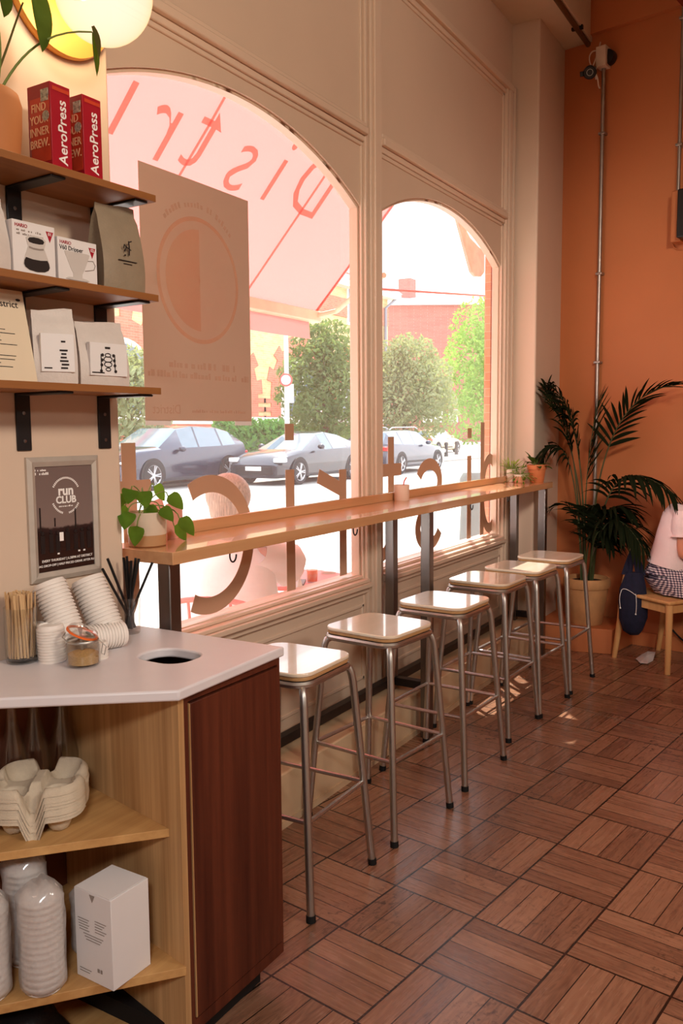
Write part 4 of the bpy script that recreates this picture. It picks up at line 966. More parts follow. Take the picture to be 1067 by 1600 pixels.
small_plant(pb, 'potted_plant', 'trailing succulent in a small tan pot in front of the white pot', [(0, 0), (0.030, 0), (0.033, 0.003), (0.036, 0.052), (0.033, 0.052), (0.031, 0.045), (0, 0.045)], paint('tan_pot', (206, 150, 112), 0.6),
            lambda R: [(R.uniform(0, 2*PI), R.uniform(-0.3, 1.4), R.uniform(0.03, 0.085)) for _ in range(55)], m_leafg, 0.026, 0.010, 0.6, 6, ([(0.0355, 0.040), (0.037, 0.040), (0.0372, 0.0525), (0.0335, 0.0525)], paint('white_glaze', (222, 204, 184), 0.45)))
small_plant(pcc, 'potted_plant', 'broad-leaved plant in a terracotta pot on the far bar corner', [(0, 0), (0.040, 0), (0.043, 0.004), (0.054, 0.080), (0.059, 0.081), (0.060, 0.107), (0.053, 0.107), (0.050, 0.092), (0, 0.092)], m_terrapot,
            lambda R: [(R.uniform(0, 2*PI), R.uniform(0.4, 1.3), R.uniform(0.03, 0.075)) for _ in range(12)], m_leafd, 0.085, 0.026, 0.6, 8)

# ------------------------------------------------------------------ plant on the top shelf
t = thing('potted_plant', 'big-leaved plant in a tan pot on the top shelf, cut by the frame', 'plant', wp(-0.425, 0.095, SZ[0]))
c = wp(-0.425, 0.095, SZ[0])
MB().lathe([(0, 0), (0.058, 0), (0.064, 0.004), (0.070, 0.06), (0.072, 0.115), (0.066, 0.136), (0.058, 0.142), (0.053, 0.140), (0.050, 0.128), (0, 0.126)], 36).build('pot', paint('tan_clay', (190, 122, 72), 0.7, var=0.05), t, world=False)
st = MB(); lf = MB(); sd = MB()
def stemto(mb, pts, r=0.0038):
    P = bez(*pts, 12); mb.tube(P, [r*(1-0.4*k/12) for k in range(13)], 7); return P
b = c+Vector((0.012, -0.02, 0.128))
s1 = pxwall(45, 52, 0.16); stemto(sd, (b+Vector((-.02, 0, 0)), pxwall(8, 90, .12), pxwall(25, 30, .14), pxwall(36, 4, .15)), 0.003)
s2 = pxwall(143, 50, 0.20); stemto(st, (b, pxwall(20, 105, .14), pxwall(55, 42, .17), s2), 0.0032)
st2 = MB(); stemto(st2, (b+Vector((-.012, -.01, 0)), pxwall(2, 95, .15), pxwall(2, 50, .15), pxwall(-12, 10, .15)), 0.0052)
leaf(lf, pxwall(52, -34, 0.165), Vector((0.02, -0.10, -1)), Vector((0.35, -0.9, 0.1)), 0.155, 0.088, 0.05, 8, 0.25)
leaf(lf, pxwall(2, -30, 0.19), Vector((-0.05, -0.1, -1)), Vector((0.3, -0.9, 0)), 0.075, 0.05, 0.05, 6, 0.3)
leaf(sd, s2+Vector((0, 0, 0.012)), Vector((0.10, -0.2, -1)), Vector((0.9, -0.3, 0)), 0.072, 0.020, 0.05, 6, 0.9)
leaf(lf, s2+Vector((0.004, 0, 0)), Vector((0.03, -0.05, -1)), Vector((0.2, -0.9, 0)), 0.095, 0.026, 0.02, 6, 0.3)
st.build('stem', m_stemg, t); st2.build('stem', m_stemg, t); sd.build('stem', paint('dark_stem', (96, 92, 40), 0.6), t); lf.build('leaves', m_leafd, t, smooth=60)

# ------------------------------------------------------------------ palm corner
bx = MB(); bx.prism([(5.345, 1.244), (5.685, 1.187), (5.765, 1.730), (5.26, 1.730)], 0, 0.158, 'Z')
tag(bx.build('plant_step', m_terra, None, bevel=0.004), 'low terracotta painted step in the corner carrying the palm pot', 'step')
pc = Vector((5.475, 1.440, 0.158))
pot = thing('flower_pot', 'weathered clay pot on the corner step, holding the palm', 'pot', pc)
MB().lathe([(0, 0), (0.100, 0), (0.104, 0.005), (0.128, 0.165), (0.134, 0.235), (0.144, 0.238), (0.149, 0.255), (0.149, 0.285), (0.143, 0.300), (0.130, 0.300), (0.126, 0.27), (0, 0.262)], 40).build('pot', m_oldpot, pot, world=False)
MB().lathe([(0, 0.262), (0.120, 0.262), (0.122, 0.272), (0, 0.280)], 24).build('soil', m_soil, pot, world=False)
palm = thing('palm', 'dark kentia palm with arching fronds growing in the clay pot', 'palm', pc+Vector((0, 0, 0.275)))
RP = random.Random(21)
def clampleaf(lf):
    out = []
    for v in lf.v:
        v = Vector(v); dd = (v-BP).dot(BN)+0.025
        if dd > 0: v = v-BN*dd
        if v.x > 5.20 and v.y > 1.70: v.y = 1.70
        out.append(tuple(v))
    lf.v = out
def frond(path, n, ln, start, droop, w=0.020, up=(0, -0.3, 1), r=0.006, fold=0.35, spread=0.75):
    st = MB(); lf = MB(); m = 28; P = bez(*path, m); n = int(n*1.15); w *= 1.05; ln *= 1.08
    st.tube(P, [r*(1-0.75*k/m) for k in range(m+1)], 6)
    for k in range(n):
        t_ = start+(1-start)*(k+0.5)/n; f = t_*m; i = min(int(f), m-1); p = P[i].lerp(P[i+1], f-i); tg = (P[i+1]-P[i]).normalized()
        side = tg.cross(Vector(up)); side = side.normalized() if side.length > 0.05 else Vector((0, 1, 0)); nn = side.cross(tg).normalized()
        l_ = ln*(0.55+0.6*math.sin(PI*min(1, 0.18+0.80*(k/n))))*RP.uniform(0.85, 1.1)
        for s in (-1, 1):
            d = tg*(0.62+0.3*k/n)+side*s*spread+nn*RP.uniform(0.0, 0.22)
            leaf(lf, p, d, nn, l_, w*RP.uniform(.8, 1.15), droop*RP.uniform(.7, 1.3), 5, fold)
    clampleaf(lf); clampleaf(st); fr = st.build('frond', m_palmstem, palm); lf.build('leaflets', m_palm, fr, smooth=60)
def PX(x, y, X): return at_x(x, y, X)
b0 = pc+Vector((0, 0, 0.27))
def base(dx, dy): return b0+Vector((dx, dy, 0))
frond((base(0, .02), PX(912, 800, 5.46), PX(906, 690, 5.45), PX(846, 604, 5.40)), 15, 0.22, 0.62, 0.55, 0.022)       # upper clump
frond((base(.0, .03), PX(914, 780, 5.50), PX(912, 640, 5.50), PX(858, 600, 5.50)), 14, 0.20, 0.66, 1.1, 0.020)
frond((base(.02, -.02), PX(922, 800, 5.44), PX(938, 610, 5.42), PX(1056, 602, 5.36)), 16, 0.21, 0.55, 0.30, 0.024, r=0.007)      # long upper arch
frond((base(-.01, 0), PX(912, 810, 5.40), PX(912, 740, 5.38), PX(934, 628, 5.36)), 13, 0.24, 0.58, 0.25, 0.020, spread=0.55)                        # upright fan
frond((base(-.03, .03), PX(908, 800, 5.38), PX(892, 640, 5.34), PX(846, 716, 5.30)), 12, 0.23, 0.55, 1.5, 0.020)       # pale droop over the bar
frond((base(.02, -.03), PX(936, 800, 5.40), PX(950, 690, 5.36), PX(1052, 772, 5.24)), 18, 0.26, 0.45, 1.25, 0.024, r=0.007)       # big lower arch
frond((base(.03, -.02), PX(930, 840, 5.36), PX(950, 760, 5.30), PX(1006, 860, 5.20)), 15, 0.24, 0.35, 1.3, 0.026)
frond((base(.03, .0), PX(926, 850, 5.38), PX(935, 770, 5.36), PX(985, 800, 5.34)), 14, 0.22, 0.35, 1.1, 0.026)
frond((base(-.01, .03), PX(908, 800, 5.42), PX(896, 660, 5.40), PX(866, 622, 5.36)), 14, 0.20, 0.60, 0.9, 0.022)
frond((base(.0, .01), PX(914, 800, 5.36), PX(908, 680, 5.34), PX(884, 640, 5.30)), 13, 0.20, 0.60, 0.6, 0.022)
frond((base(.02, .0), PX(928, 850, 5.40), PX(950, 790, 5.34), PX(1000, 845, 5.28)), 14, 0.20, 0.30, 1.2, 0.024)
frond((base(.0, -.02), PX(924, 850, 5.36), PX(930, 800, 5.32), PX(958, 850, 5.28)), 12, 0.20, 0.35, 1.2, 0.024)
frond((base(-.02, .03), PX(908, 850, 5.44), PX(906, 770, 5.44), PX(866, 792, 5.42)), 8, 0.12, 0.55, 0.7, 0.016)
frond((base(.01, .02), PX(918, 850, 5.46), PX(925, 780, 5.42), PX(962, 800, 5.36)), 12, 0.24, 0.4, 1.2, 0.024)

# ------------------------------------------------------------------ chair, bag, person
chc = Vector((5.320, 0.915, 0)); 
fdir = Vector((-0.545, -0.838, 0)).normalized(); sdir = Vector((-fdir.y, fdir.x, 0))     # facing, chair's left hand side
cq = lambda f, s, z: chc+fdir*f+sdir*s+Vector((0, 0, z))
m_beech = wood('beech', (196, 142, 86), (222, 174, 116), 'Z', 0.45, 1.0)
ch = thing('wooden_chair', 'pale wooden dining chair under the seated person', 'chair', chc)
SH = 0.405
def slab(pts, z0, z1): return MB().prism([(p.x, p.y) for p in pts], z0, z1, 'Z')
slab([cq(.20, -.20, 0), cq(.20, .20, 0), cq(-.20, .19, 0), cq(-.20, -.19, 0)], SH, SH+0.022).build('seat', m_beech, ch, bevel=0.008)
slab([cq(.175, -.175, 0), cq(.175, .175, 0), cq(-.175, .165, 0), cq(-.175, -.165, 0)], SH-0.055, SH).build('seat_rail', m_beech, ch, bevel=0.002)
for s in (-1, 1):
    MB().tube([cq(.185, s*.182, SH), cq(.188, s*.186, 0.0)], [0.021, 0.016], 14).build('leg', m_beech, ch)
    MB().tube([cq(-.235, s*.186, 0.0), cq(-.195, s*.182, 0.25), cq(-.185, s*.178, SH), cq(-.170, s*.160, 0.55), cq(-.165, s*.125, 0.705)], [0.015, 0.020, 0.021, 0.018, 0.014], 14).build('leg', m_beech, ch)
rr_ = MB()
for z, hh in ((0.66, 0.05),):
    rings = []
    for k in range(11):
        s = -0.135+0.27*k/10; f = -0.168-0.02*math.cos(PI*s/0.27)
        rings.append([cq(f+a, s, z+b) for a, b in ((-.008, -hh/2), (.008, -hh/2), (.008, hh/2), (-.008, hh/2))])
    rr_.loft(rings)
rr_.build('backrest', m_beech, ch, bevel=0.003)
# tote bag on the chair post
m_navy = paint('navy_cloth', (22, 24, 48), 0.85, var=0.25, scale=40, bmp=0.3)
tb = thing('tote_bag', 'navy cloth tote bag hanging from the chair post', 'bag', at_x(992, 985, 5.27))
def bagring(y, xl, xr, dep, X=5.235):
    a = at_x(xl, y, X); b = at_x(xr, y, X); cen = (a+b)/2; hv = (a-b)/2; out = []
    for j in range(20):
        an = 2*PI*j/20; w = 1+0.06*math.sin(3*an+y*0.11)
        out.append(cen+hv*math.cos(an)*w+Vector((-1, 0, 0))*dep*math.sin(an)*w)
    return out
bm_ = MB().loft([bagring(y, l, r, d) for y, l, r, d in ((992, 984, 998, .012), (985, 974, 1005, .035), (965, 967, 1011, .05), (940, 966, 1012, .052), (918, 969, 1010, .042), (905, 973, 1006, .03), (894, 977, 1004, .022))])
bm_.build('body', m_navy, tb, smooth=70)
hd = MB()
ptop = cq(-.235, .178, 0.70); 
for s, (xl, yl) in enumerate(((979, 892), (1001, 892))):
    pth = [at_x(xl, yl+6, 5.235), at_x(xl+(4 if s == 0 else -4), 880, 5.235), at_x(988, 858, 5.24), at_x(993, 850, 5.26)]
    w = 0.017
    rings = []
    for k, p in enumerate(bez(pth[0], pth[1], pth[2], pth[3], 10)):
        ww = 0.022*(1-k/10)+0.010
        rings.append([p+Vector((0, ww, 0)), p+Vector((-.006, 0, 0)), p+Vector((0, -ww, 0)), p+Vector((.006, 0, 0))])
    hd.loft(rings)
hd.build('handle', m_navy, tb, smooth=70)
cd = MB()
for pts in (((970, 925), (971, 915), (983, 922), (993, 930)), ((993, 928), (995, 940), (994, 955), (993, 960)), ((970, 925), (966, 935), (969, 944), (969, 950))):
    cd.tube(bez(*[at_x(x, y, 5.178) for x, y in pts], 8), 0.0017, 5)
for x, y in ((993, 960), (969, 950)): cd.ball(at_x(x, y, 5.178), 0.005, 8, 6)
cd.build('drawcord', m_whiteink, tb)
# paper on the floor
pp = [at_z(x, y, 0) for x, y in ((993, 1030), (1000, 1039), (1012, 1040), (1020, 1033), (1024, 1022), (1012, 1021), (1003, 1023))]
mb = MB(); n_ = len(pp); cen = sum(pp, Vector())/n_
vs = [cen+Vector((0, 0, 0.018))]+[p+Vector((0, 0, 0.003+0.012*abs(math.sin(k*2.1)))) for k, p in enumerate(pp)]
mb.add(vs+[v-Vector((0, 0, 0.0015)) for v in vs], [(0, 1+k, 1+(k+1) % n_) for k in range(n_)]+[(n_+1, n_+2+(k+1) % n_, n_+2+k) for k in range(n_)]+[(1+k, n_+2+k, n_+2+(k+1) % n_, 1+(k+1) % n_) for k in range(n_)])
tag(mb.build('crumpled_napkin', m_white, None, smooth=0), 'crumpled white napkin on the floor under the chair', 'napkin')
# ------------------------------------------------------------------ people
m_skin = paint('skin', (208, 136, 104), 0.5, var=0.04)
m_hairf = paint('fair_hair', (166, 142, 122), 0.55, var=0.5, scale=40, scl=(6, 6, 0.6))
m_hairb = paint('brown_hair', (74, 48, 32), 0.5, var=0.25, scale=40, scl=(6, 6, 0.6))
def body(J, E_, name, parent, mat):
    keys = list(J); me = bpy.data.meshes.new(name); Mi = rootmat(parent).inverted() if parent else Matrix.Identity(4)
    me.from_pydata([tuple(Mi @ Vector(J[k][0])) for k in keys], [(keys.index(a), keys.index(b)) for a, b in E_], [])
    o = bpy.data.objects.new(name, me); COL.objects.link(o); o.parent = parent
    me.materials.append(mat)
    md = o.modifiers.new('skin', 'SKIN'); md.use_smooth_shade = True
    if not me.skin_vertices: me.attributes  # layer is made by the modifier
    sv = me.skin_vertices[0].data if me.skin_vertices else None
    if sv is None:
        bm = bmesh.new(); bm.from_mesh(me); bm.verts.layers.skin.verify(); bm.to_mesh(me); bm.free(); sv = me.skin_vertices[0].data
    for i, k in enumerate(keys):
        r = J[k][1]; sv[i].radius = r if isinstance(r, tuple) else (r, r); sv[i].use_root = (i == 0)
    s = o.modifiers.new('sub', 'SUBSURF'); s.levels = 2; s.render_levels = 2
    return o
def hand(J, E_, pre, wrist, d, palmn, size=0.17):
    d = Vector(d).normalized(); n = Vector(palmn); n = (n-d*n.dot(d)).normalized(); s = d.cross(n)
    w = Vector(J[wrist][0]); J[pre+'palm'] = (w+d*size*0.25, (0.026, 0.016)); E_.append((wrist, pre+'palm'))
    for k, (off, ln) in enumerate(((0.030, .40), (0.010, .46), (-0.010, .43), (-0.028, .34))):
        b = w+d*size*0.46+s*off; J[pre+'k%d' % k] = (b, 0.0098); E_.append((pre+'palm', pre+'k%d' % k)); p = b; dd = d.copy(); prev = pre+'k%d' % k
        for j in range(3):
            dd = (dd+n*0.30).normalized(); p = p+dd*size*ln/3; kk = pre+'f%d%d' % (k, j); J[kk] = (p, 0.0088-0.001*j); E_.append((prev, kk)); prev = kk
    b = w+d*size*0.18+s*0.030; J[pre+'t0'] = (b, 0.011); E_.append((pre+'palm', pre+'t0')); p = b; dd = (d*0.6+s*0.7+n*0.3).normalized(); prev = pre+'t0'
    for j in range(2):
        p = p+dd*size*0.17; dd = (dd+d*0.3).normalized(); J[pre+'t%d' % (j+1)] = (p, 0.0098-0.001*j); E_.append((prev, pre+'t%d' % (j+1))); prev = pre+'t%d' % (j+1)
def head(J, E_, neck, f, up, sc):
    f = Vector(f).normalized(); up = Vector(up).normalized(); s = f.cross(up)
    n = Vector(J[neck][0])
    J['skull'] = (n+up*0.115*sc+f*0.012*sc, (0.070*sc, 0.078*sc)); J['crown'] = (n+up*0.175*sc+f*0.0*sc, (0.056*sc, 0.062*sc)); E_ += [(neck, 'skull'), ('skull', 'crown')]
    J['jaw'] = (n+up*0.055*sc+f*0.050*sc, (0.034*sc, 0.034*sc)); E_.append(('skull', 'jaw'))
    J['nose'] = (n+up*0.105*sc+f*0.098*sc, 0.010*sc); E_.append(('skull', 'nose'))
    for q in (-1, 1): J['ear%d' % q] = (n+up*0.105*sc+s*q*0.078*sc-f*0.005*sc, (0.010*sc, 0.018*sc)); E_.append(('skull', 'ear%d' % q))
    return n+up*0.125*sc, f, up, s
def face(parent, hc, f, up, s, sc):
    mb = MB()
    for q in (-1, 1): mb.ball(hc+f*0.078*sc+s*q*0.030*sc+up*0.004*sc, 0.010*sc, 10, 8)
    mb.build('eyes', m_ink, parent)
    MB().tube([hc+f*0.080*sc+s*q*0.022*sc-up*0.052*sc+f*0.004*(1-abs(q))*sc for q in (-1, -.5, 0, .5, 1)], 0.0045*sc, 8).build('mouth', paint('lips', (176, 90, 80), 0.5), parent)
def ringz(c, f, s, rf, rs, n=28, wob=0.0, ph=0, fr=7):
    return [Vector(c)+Vector(f)*rf*math.cos(2*PI*k/n)*(1+wob*math.sin(fr*2*PI*k/n+ph))+Vector(s)*rs*math.sin(2*PI*k/n)*(1+wob*math.sin(fr*2*PI*k/n+ph)) for k in range(n)]
def gingham():
    m, nt, out = newmat('gingham'); tc = N(nt, 'ShaderNodeTexCoord'); sp = N(nt, 'ShaderNodeSeparateXYZ'); L(nt, tc.outputs['Object'], sp.inputs[0])
    a = mth(nt, 'GREATER_THAN', mth(nt, 'FRACT', mth(nt, 'MULTIPLY', mth(nt, 'ADD', sp.outputs['X'], mth(nt, 'MULTIPLY', sp.outputs['Y'], -1.0)), 55.0)), 0.5)
    b = mth(nt, 'GREATER_THAN', mth(nt, 'FRACT', mth(nt, 'MULTIPLY', sp.outputs['Z'], 75.0)), 0.5)
    f = mth(nt, 'MULTIPLY', mth(nt, 'ADD', a, b), 0.5)
    bsdf(nt, out, ramp(nt, f, [(0.0, lin((232, 216, 214))), (0.5, lin((140, 126, 140))), (1.0, lin((44, 38, 58)))]), 0.85, 0, 0.2); return m
# --- seated guest at the frame edge
fw = Vector((0.22, -0.975, 0)); sd_ = Vector((fw.y, -fw.x, 0))*-1            # sd_: the guest's left
up3 = Vector((0, 0, 1)); hip = Vector((5.31, 0.925, 0.50))
lean = (fw*0.20+up3*0.98).normalized()
g = thing('person', 'person in a white frilled top and gingham skirt sitting on the wooden chair', 'person', (hip.x, hip.y, 0))
def G(f, s, z): return hip+fw*f+sd_*s+Vector((0, 0, z))
chest = hip+lean*0.32; neckb = hip+lean*0.46+fw*0.02; neck = neckb+(fw*1.2+up3*0.4).normalized()*0.085
J = {'pelvis': (hip, (0.085, 0.11)), 'waist': (hip+lean*0.14, (0.075, 0.095)), 'chest': (chest, (0.085, 0.115)), 'neckb': (neckb, (0.045, 0.05)), 'neck': (neck, 0.038)}
E_ = [('pelvis', 'waist'), ('waist', 'chest'), ('chest', 'neckb'), ('neckb', 'neck')]
hc, hf, hu, hs = head(J, E_, 'neck', fw-up3*0.5, fw*0.5+up3, 0.95)
for q, nm in ((1, 'l'), (-1, 'r')):
    sh = chest+lean*0.09+sd_*q*0.130; el = sh-fw*0.005+sd_*q*0.03-up3*0.225; wr = el+fw*0.20+up3*0.01-sd_*q*0.03
    J[nm+'sh'] = (sh, 0.042); J[nm+'el'] = (el, 0.033); J[nm+'wr'] = (wr, 0.023)
    E_ += [('chest', nm+'sh'), (nm+'sh', nm+'el'), (nm+'el', nm+'wr')]
    hand(J, E_, nm+'h', nm+'wr', fw-up3*0.15, -up3, 0.155)
    kn = hip+fw*0.38+sd_*q*0.085+Vector((0, 0, 0.005)); an = Vector((kn.x-fw.x*0.03, kn.y-fw.y*0.03, 0.075))
    J[nm+'hp'] = (hip+fw*0.06+sd_*q*0.075-up3*0.005, 0.078); J[nm+'kn'] = (kn, 0.052); J[nm+'cf'] = (kn.lerp(an, 0.35), 0.047); J[nm+'an'] = (an, 0.032); J[nm+'to'] = (an+fw*0.15-up3*0.045, (0.035, 0.022))
    E_ += [('pelvis', nm+'hp'), (nm+'hp', nm+'kn'), (nm+'kn', nm+'cf'), (nm+'cf', nm+'an'), (nm+'an', nm+'to')]
bd = body(J, E_, 'body', g, m_skin)
face(g, hc, hf, hu, hs, 0.95)
hr = MB(); hr.ball(hc-hf*0.012+hu*0.020, 0.098, 20, 14, (1, 1, 1.0)); hr.loft([ringz(hc-hf*0.055+hu*(0.02-0.05*k), hf, hs, 0.05*(1-0.1*k), 0.085*(1-0.12*k)) for k in range(5)]); hr.build('hair', m_hairb, g, smooth=80)
m_shirt = paint('white_cotton', (236, 214, 212), 0.85, var=0.03, scale=14, bmp=0.35)
T = []
for k, (q, rf, rs) in enumerate(((0.10, 0.130, 0.150), (0.13, 0.124, 0.146), (0.22, 0.118, 0.146), (0.30, 0.116, 0.150), (0.40, 0.108, 0.150), (0.45, 0.084, 0.115), (0.475, 0.060, 0.064))):
    T.append(ringz(hip+lean*q-fw*0.004, (fw*0.98-up3*0.20), sd_, rf, rs, 32, 0.018 if k < 4 else 0.0, k*0.8))
MB().loft(T, caps=False).build('top', m_shirt, g, smooth=80)
for q, nm in ((1, 'l'), (-1, 'r')):
    a, b = Vector(J[nm+'sh'][0]), Vector(J[nm+'el'][0]); d = (b-a).normalized(); u1 = d.orthogonal().normalized(); u2 = d.cross(u1); rg = []
    for k, (tt, r) in enumerate(((-0.15, 0.058), (0.1, 0.068), (0.35, 0.068), (0.46, 0.058), (0.475, 0.060), (0.52, 0.072))):
        rg.append(ringz(a.lerp(b, tt), u1, u2, r, r, 28, 0.0 if k < 4 else 0.07, 0, 11))
    MB().loft(rg, caps=False).build('sleeve', m_shirt, g, smooth=80)
sk = MB()
for tier, (z0, z1, r0, r1) in enumerate(((0.14, 0.055, 0.118, 0.150), (0.085, -0.005, 0.142, 0.172), (0.03, -0.062, 0.160, 0.186))):
    rg = []
    for k in range(6):
        s = k/5; r = r0+(r1-r0)*s; rg.append(ringz(hip+fw*(0.03+0.10*(tier/2)*s+0.02*tier)+Vector((0, 0, z0+(z1-z0)*s)), fw, sd_, r*(1+0.25*tier*0.5), r*1.02, 56, 0.035*s, tier*1.3, 13))
    sk.loft(rg, caps=False)
sk.build('skirt', gingham(), g, smooth=80)

# ------------------------------------------------------------------ fixtures on the back wall
m_cond = paint('galvanised', (168, 160, 152), 0.35, 0.8, var=0.08, scale=20)
def wallx(x, y, d):
    r = ray(x, y); q = BP-BN*d; return CAM+r*((q-CAM).dot(BN)/r.dot(BN))
def tof(P): return (P-BP).dot(BT)
t1 = tof(wallx(939, 300, 0.03)); z1 = wallx(944, 100, 0.03).z
t = thing('conduit_pipe', 'tall steel conduit running down the terracotta wall behind the palm', 'pipe', bp(t1, 0.03, 0.16))
MB().tube([bp(t1, 0.03, 0.16), bp(t1, 0.03, z1)], 0.0125, 10).build('tube', m_cond, t)
for z in (0.9, 1.85, 2.42, 3.30): MB().box((-0.030, -0.021, -0.008), (0.030, 0.021, 0.008), Matrix.Translation(bp(t1, 0.018, z)) @ Matrix.Rotation(BANG, 4, 'Z')).build('clip', m_cond, t, bevel=0.003)
t2 = tof(wallx(1062, 200, 0.05)); sz_ = wallx(1060, 298, 0.05).z
t = thing('conduit_pipe', 'short steel conduit dropping to the speaker, cut by the frame', 'pipe', bp(t2, 0.05, sz_))
MB().tube([bp(t2, 0.045, sz_), bp(t2, 0.045, 3.93)], 0.0115, 10).build('tube', m_cond, t)
for z in (3.12, 3.85): MB().box((-0.034, -0.020, -0.008), (0.034, 0.020, 0.008), Matrix.Translation(bp(t2, 0.030, z)) @ Matrix.Rotation(BANG, 4, 'Z')).build('clip', m_cond, t, bevel=0.003)
s0 = wallx(1059, 296, 0.16); s1 = wallx(1059, 372, 0.16); ts = tof(s0)
t = thing('wall_speaker', 'black wall speaker on a painted bracket, cut by the frame edge', 'speaker', bp(ts-0.1, 0.1, s1.z))
MB().box((-0.17, -0.20, s1.z), (-0.02, 0.0, s0.z), Matrix.Translation(bp(ts, 0, 0)) @ Matrix.Rotation(BANG, 4, 'Z')).build('cabinet', m_blackmetal, t, bevel=0.008)
MB().box((-0.115, -0.01, s1.z-0.01), (-0.001, 0.055, s0.z+0.01), Matrix.Translation(bp(ts, 0, 0)) @ Matrix.Rotation(BANG, 4, 'Z')).build('bracket', m_terra, t, bevel=0.008)
MB().tube(bez(bp(ts+0.02, 0.006, s1.z+0.06), bp(ts+0.10, 0.006, s1.z+0.08), bp(ts+0.10, 0.006, s1.z-0.08), bp(ts-0.02, 0.006, s1.z-0.03), 14), 0.004, 6).build('cable', m_terra, t)
jb = wallx(941, 90, 0.05)
t = thing('security_camera', 'small black security camera with white cables high on the terracotta wall', 'camera', jb)
m_wpl = paint('white_box_plastic', (222, 206, 188), 0.5)
MJ = Matrix.Translation(jb) @ Matrix.Rotation(BANG, 4, 'Z')
MB().box((-0.035, -0.035, -0.062), (0.05, 0.030, 0.062), MJ).build('junction_box', m_wpl, t, bevel=0.004)
MB().lathe([(0, 0), (0.046, 0), (0.048, 0.02), (0.044, 0.05), (0, 0.055)], 24, (0, 0, 0), Matrix.Translation(wallx(953, 92, 0.004)) @ Matrix.Rotation(BANG, 4, 'Z') @ Matrix.Rotation(-PI/2, 4, 'Y')).build('wall_mount', m_blackmetal, t)
cp = wallx(922, 113, 0.12)
aim = (Vector((0, 0, CAMH))+Vector((0, 0.4, 0))-cp).normalized(); MC = Matrix.Translation(cp) @ aim.to_track_quat('Z', 'Y').to_matrix().to_4x4()
MB().lathe([(0, -0.06), (0.032, -0.06), (0.038, -0.045), (0.041, 0.03), (0.036, 0.042), (0.030, 0.043), (0.028, 0.036), (0.0, 0.036)], 24, (0, 0, 0), MC).build('camera_body', m_blackmetal, t)
MB().lathe([(0.017, 0.036), (0.020, 0.036), (0.020, 0.040), (0.017, 0.040)], 24, (0, 0, 0), MC, ring=True).build('lens_ring', m_cond, t)
MB().box((-0.062, -0.018, -0.022), (-0.040, 0.012, 0.02), MC).build('side_bracket', m_blackmetal, t, bevel=0.003)
cbm = MB()
for pts in (((938, 66, .03), (934, 85, .05), (929, 95, .08), (926, 104, .12)), ((934, 80, .06), (922, 76, .08), (916, 92, .10), (925, 105, .11)), ((938, 96, .06), (930, 104, .1), (929, 116, .11), (931, 124, .11)), ((931, 116, .11), (936, 126, .1), (933, 134, .1), (937, 138, .1))):
    cbm.tube(bez(*[wallx(*p_) for p_ in pts], 10), 0.0042, 6)
cbm.build('cable', m_wpl, t)
c0, c1 = at_z(845, -36, 3.888), at_z(919, 70, 3.888)
t = thing('ceiling_pipe', 'brown pipe clipped under the pale ceiling beam', 'pipe', c1)
MB().tube([c0+(c0-c1)*1.2, c1], 0.016, 10).build('tube', paint('brown_pipe', (96, 66, 38), 0.5), t)
cm = c0.lerp(c1, 0.74); MB().box((-0.012, -0.035, -0.004), (0.012, 0.035, 0.018), Matrix.Translation(cm)).build('clip', m_blackmetal, t)
t = MB().tube(bez(bp(-0.02, 0.03, 0.16), bp(-0.10, 0.05, 0.10), bp(-0.16, 0.10, 0.02), bp(-0.5, 0.06, 0.012), 16), 0.006, 6).build('floor_cable', m_blackmetal, None)
tag(t, 'black cable trailing along the wall foot behind the chair', 'cable')
# ------------------------------------------------------------------ outside: awning, terrace
m_awn = translucent('awning_fabric', (228, 132, 126), 0.55, var=0.015, scale=2, trgb=(234, 132, 126))
def tint(name, rgb):
    m, nt, out = newmat(name); tr = N(nt, 'ShaderNodeBsdfTransparent'); df = N(nt, 'ShaderNodeBsdfDiffuse'); mx = N(nt, 'ShaderNodeMixShader')
    c = lin(rgb); f = noise(nt, objco(nt), 4, 3); col = ramp(nt, f, [(0.3, c), (0.7, tuple(min(1, v*1.03) for v in c[:3])+(1,))])
    L(nt, col, tr.inputs[0]); L(nt, col, df.inputs[0]); mx.inputs[0].default_value = 0.04
    L(nt, tr.outputs[0], mx.inputs[1]); L(nt, df.outputs[0], mx.inputs[2]); L(nt, mx.outputs[0], out.inputs[0]); MATS[name] = m; return m
m_awnl = tint('awning_print', (250, 196, 184))
m_hem = translucent('awning_hem', (222, 120, 104), 0.5, var=0.02)
m_awnrail = paint('awning_rail', (246, 206, 176), 0.5)
m_coral = paint('coral_metal', (238, 128, 116), 0.45, var=0.04)
AX = 5.19; A0 = Vector((0, 2.09, 3.575)); A1 = Vector((0, 3.325, 2.245)); AD = (A1-A0).normalized(); AN = Vector((1, 0, 0)).cross(AD).normalized()
if AN.z < 0: AN = -AN
aw = thing('shop_awning', 'coral shop awning sloping down over the street, lettering showing through', 'awning', (2.5, 2.09, 3.575))
fab = MB(); nx, ny = 22, 6; vs = []; fs = []
for i in range(nx+1):
    for j in range(ny+1):
        x = -0.8+(AX+0.8)*i/nx; p = A0.lerp(A1, j/ny); sag = 0.018*math.sin(PI*j/ny)
        vs.append((x, p.y, p.z-sag))
for i in range(nx):
    for j in range(ny):
        a = i*(ny+1)+j; fs.append((a, a+1, a+ny+2, a+ny+1))
fab.add(vs, fs); fab.build('fabric', m_awn, aw)
MB().box((-0.8, 3.285, 2.185), (AX+0.02, 3.360, 2.262)).build('front_rail', m_awnrail, aw, bevel=0.008)
vs = []; fs = []
for i in range(41):
    x = -0.8+(AX-0.05+0.8)*i/40
    for j in range(3): vs.append((x, 3.350+0.004*math.sin(i*0.9)*j, 2.19-0.062*j))
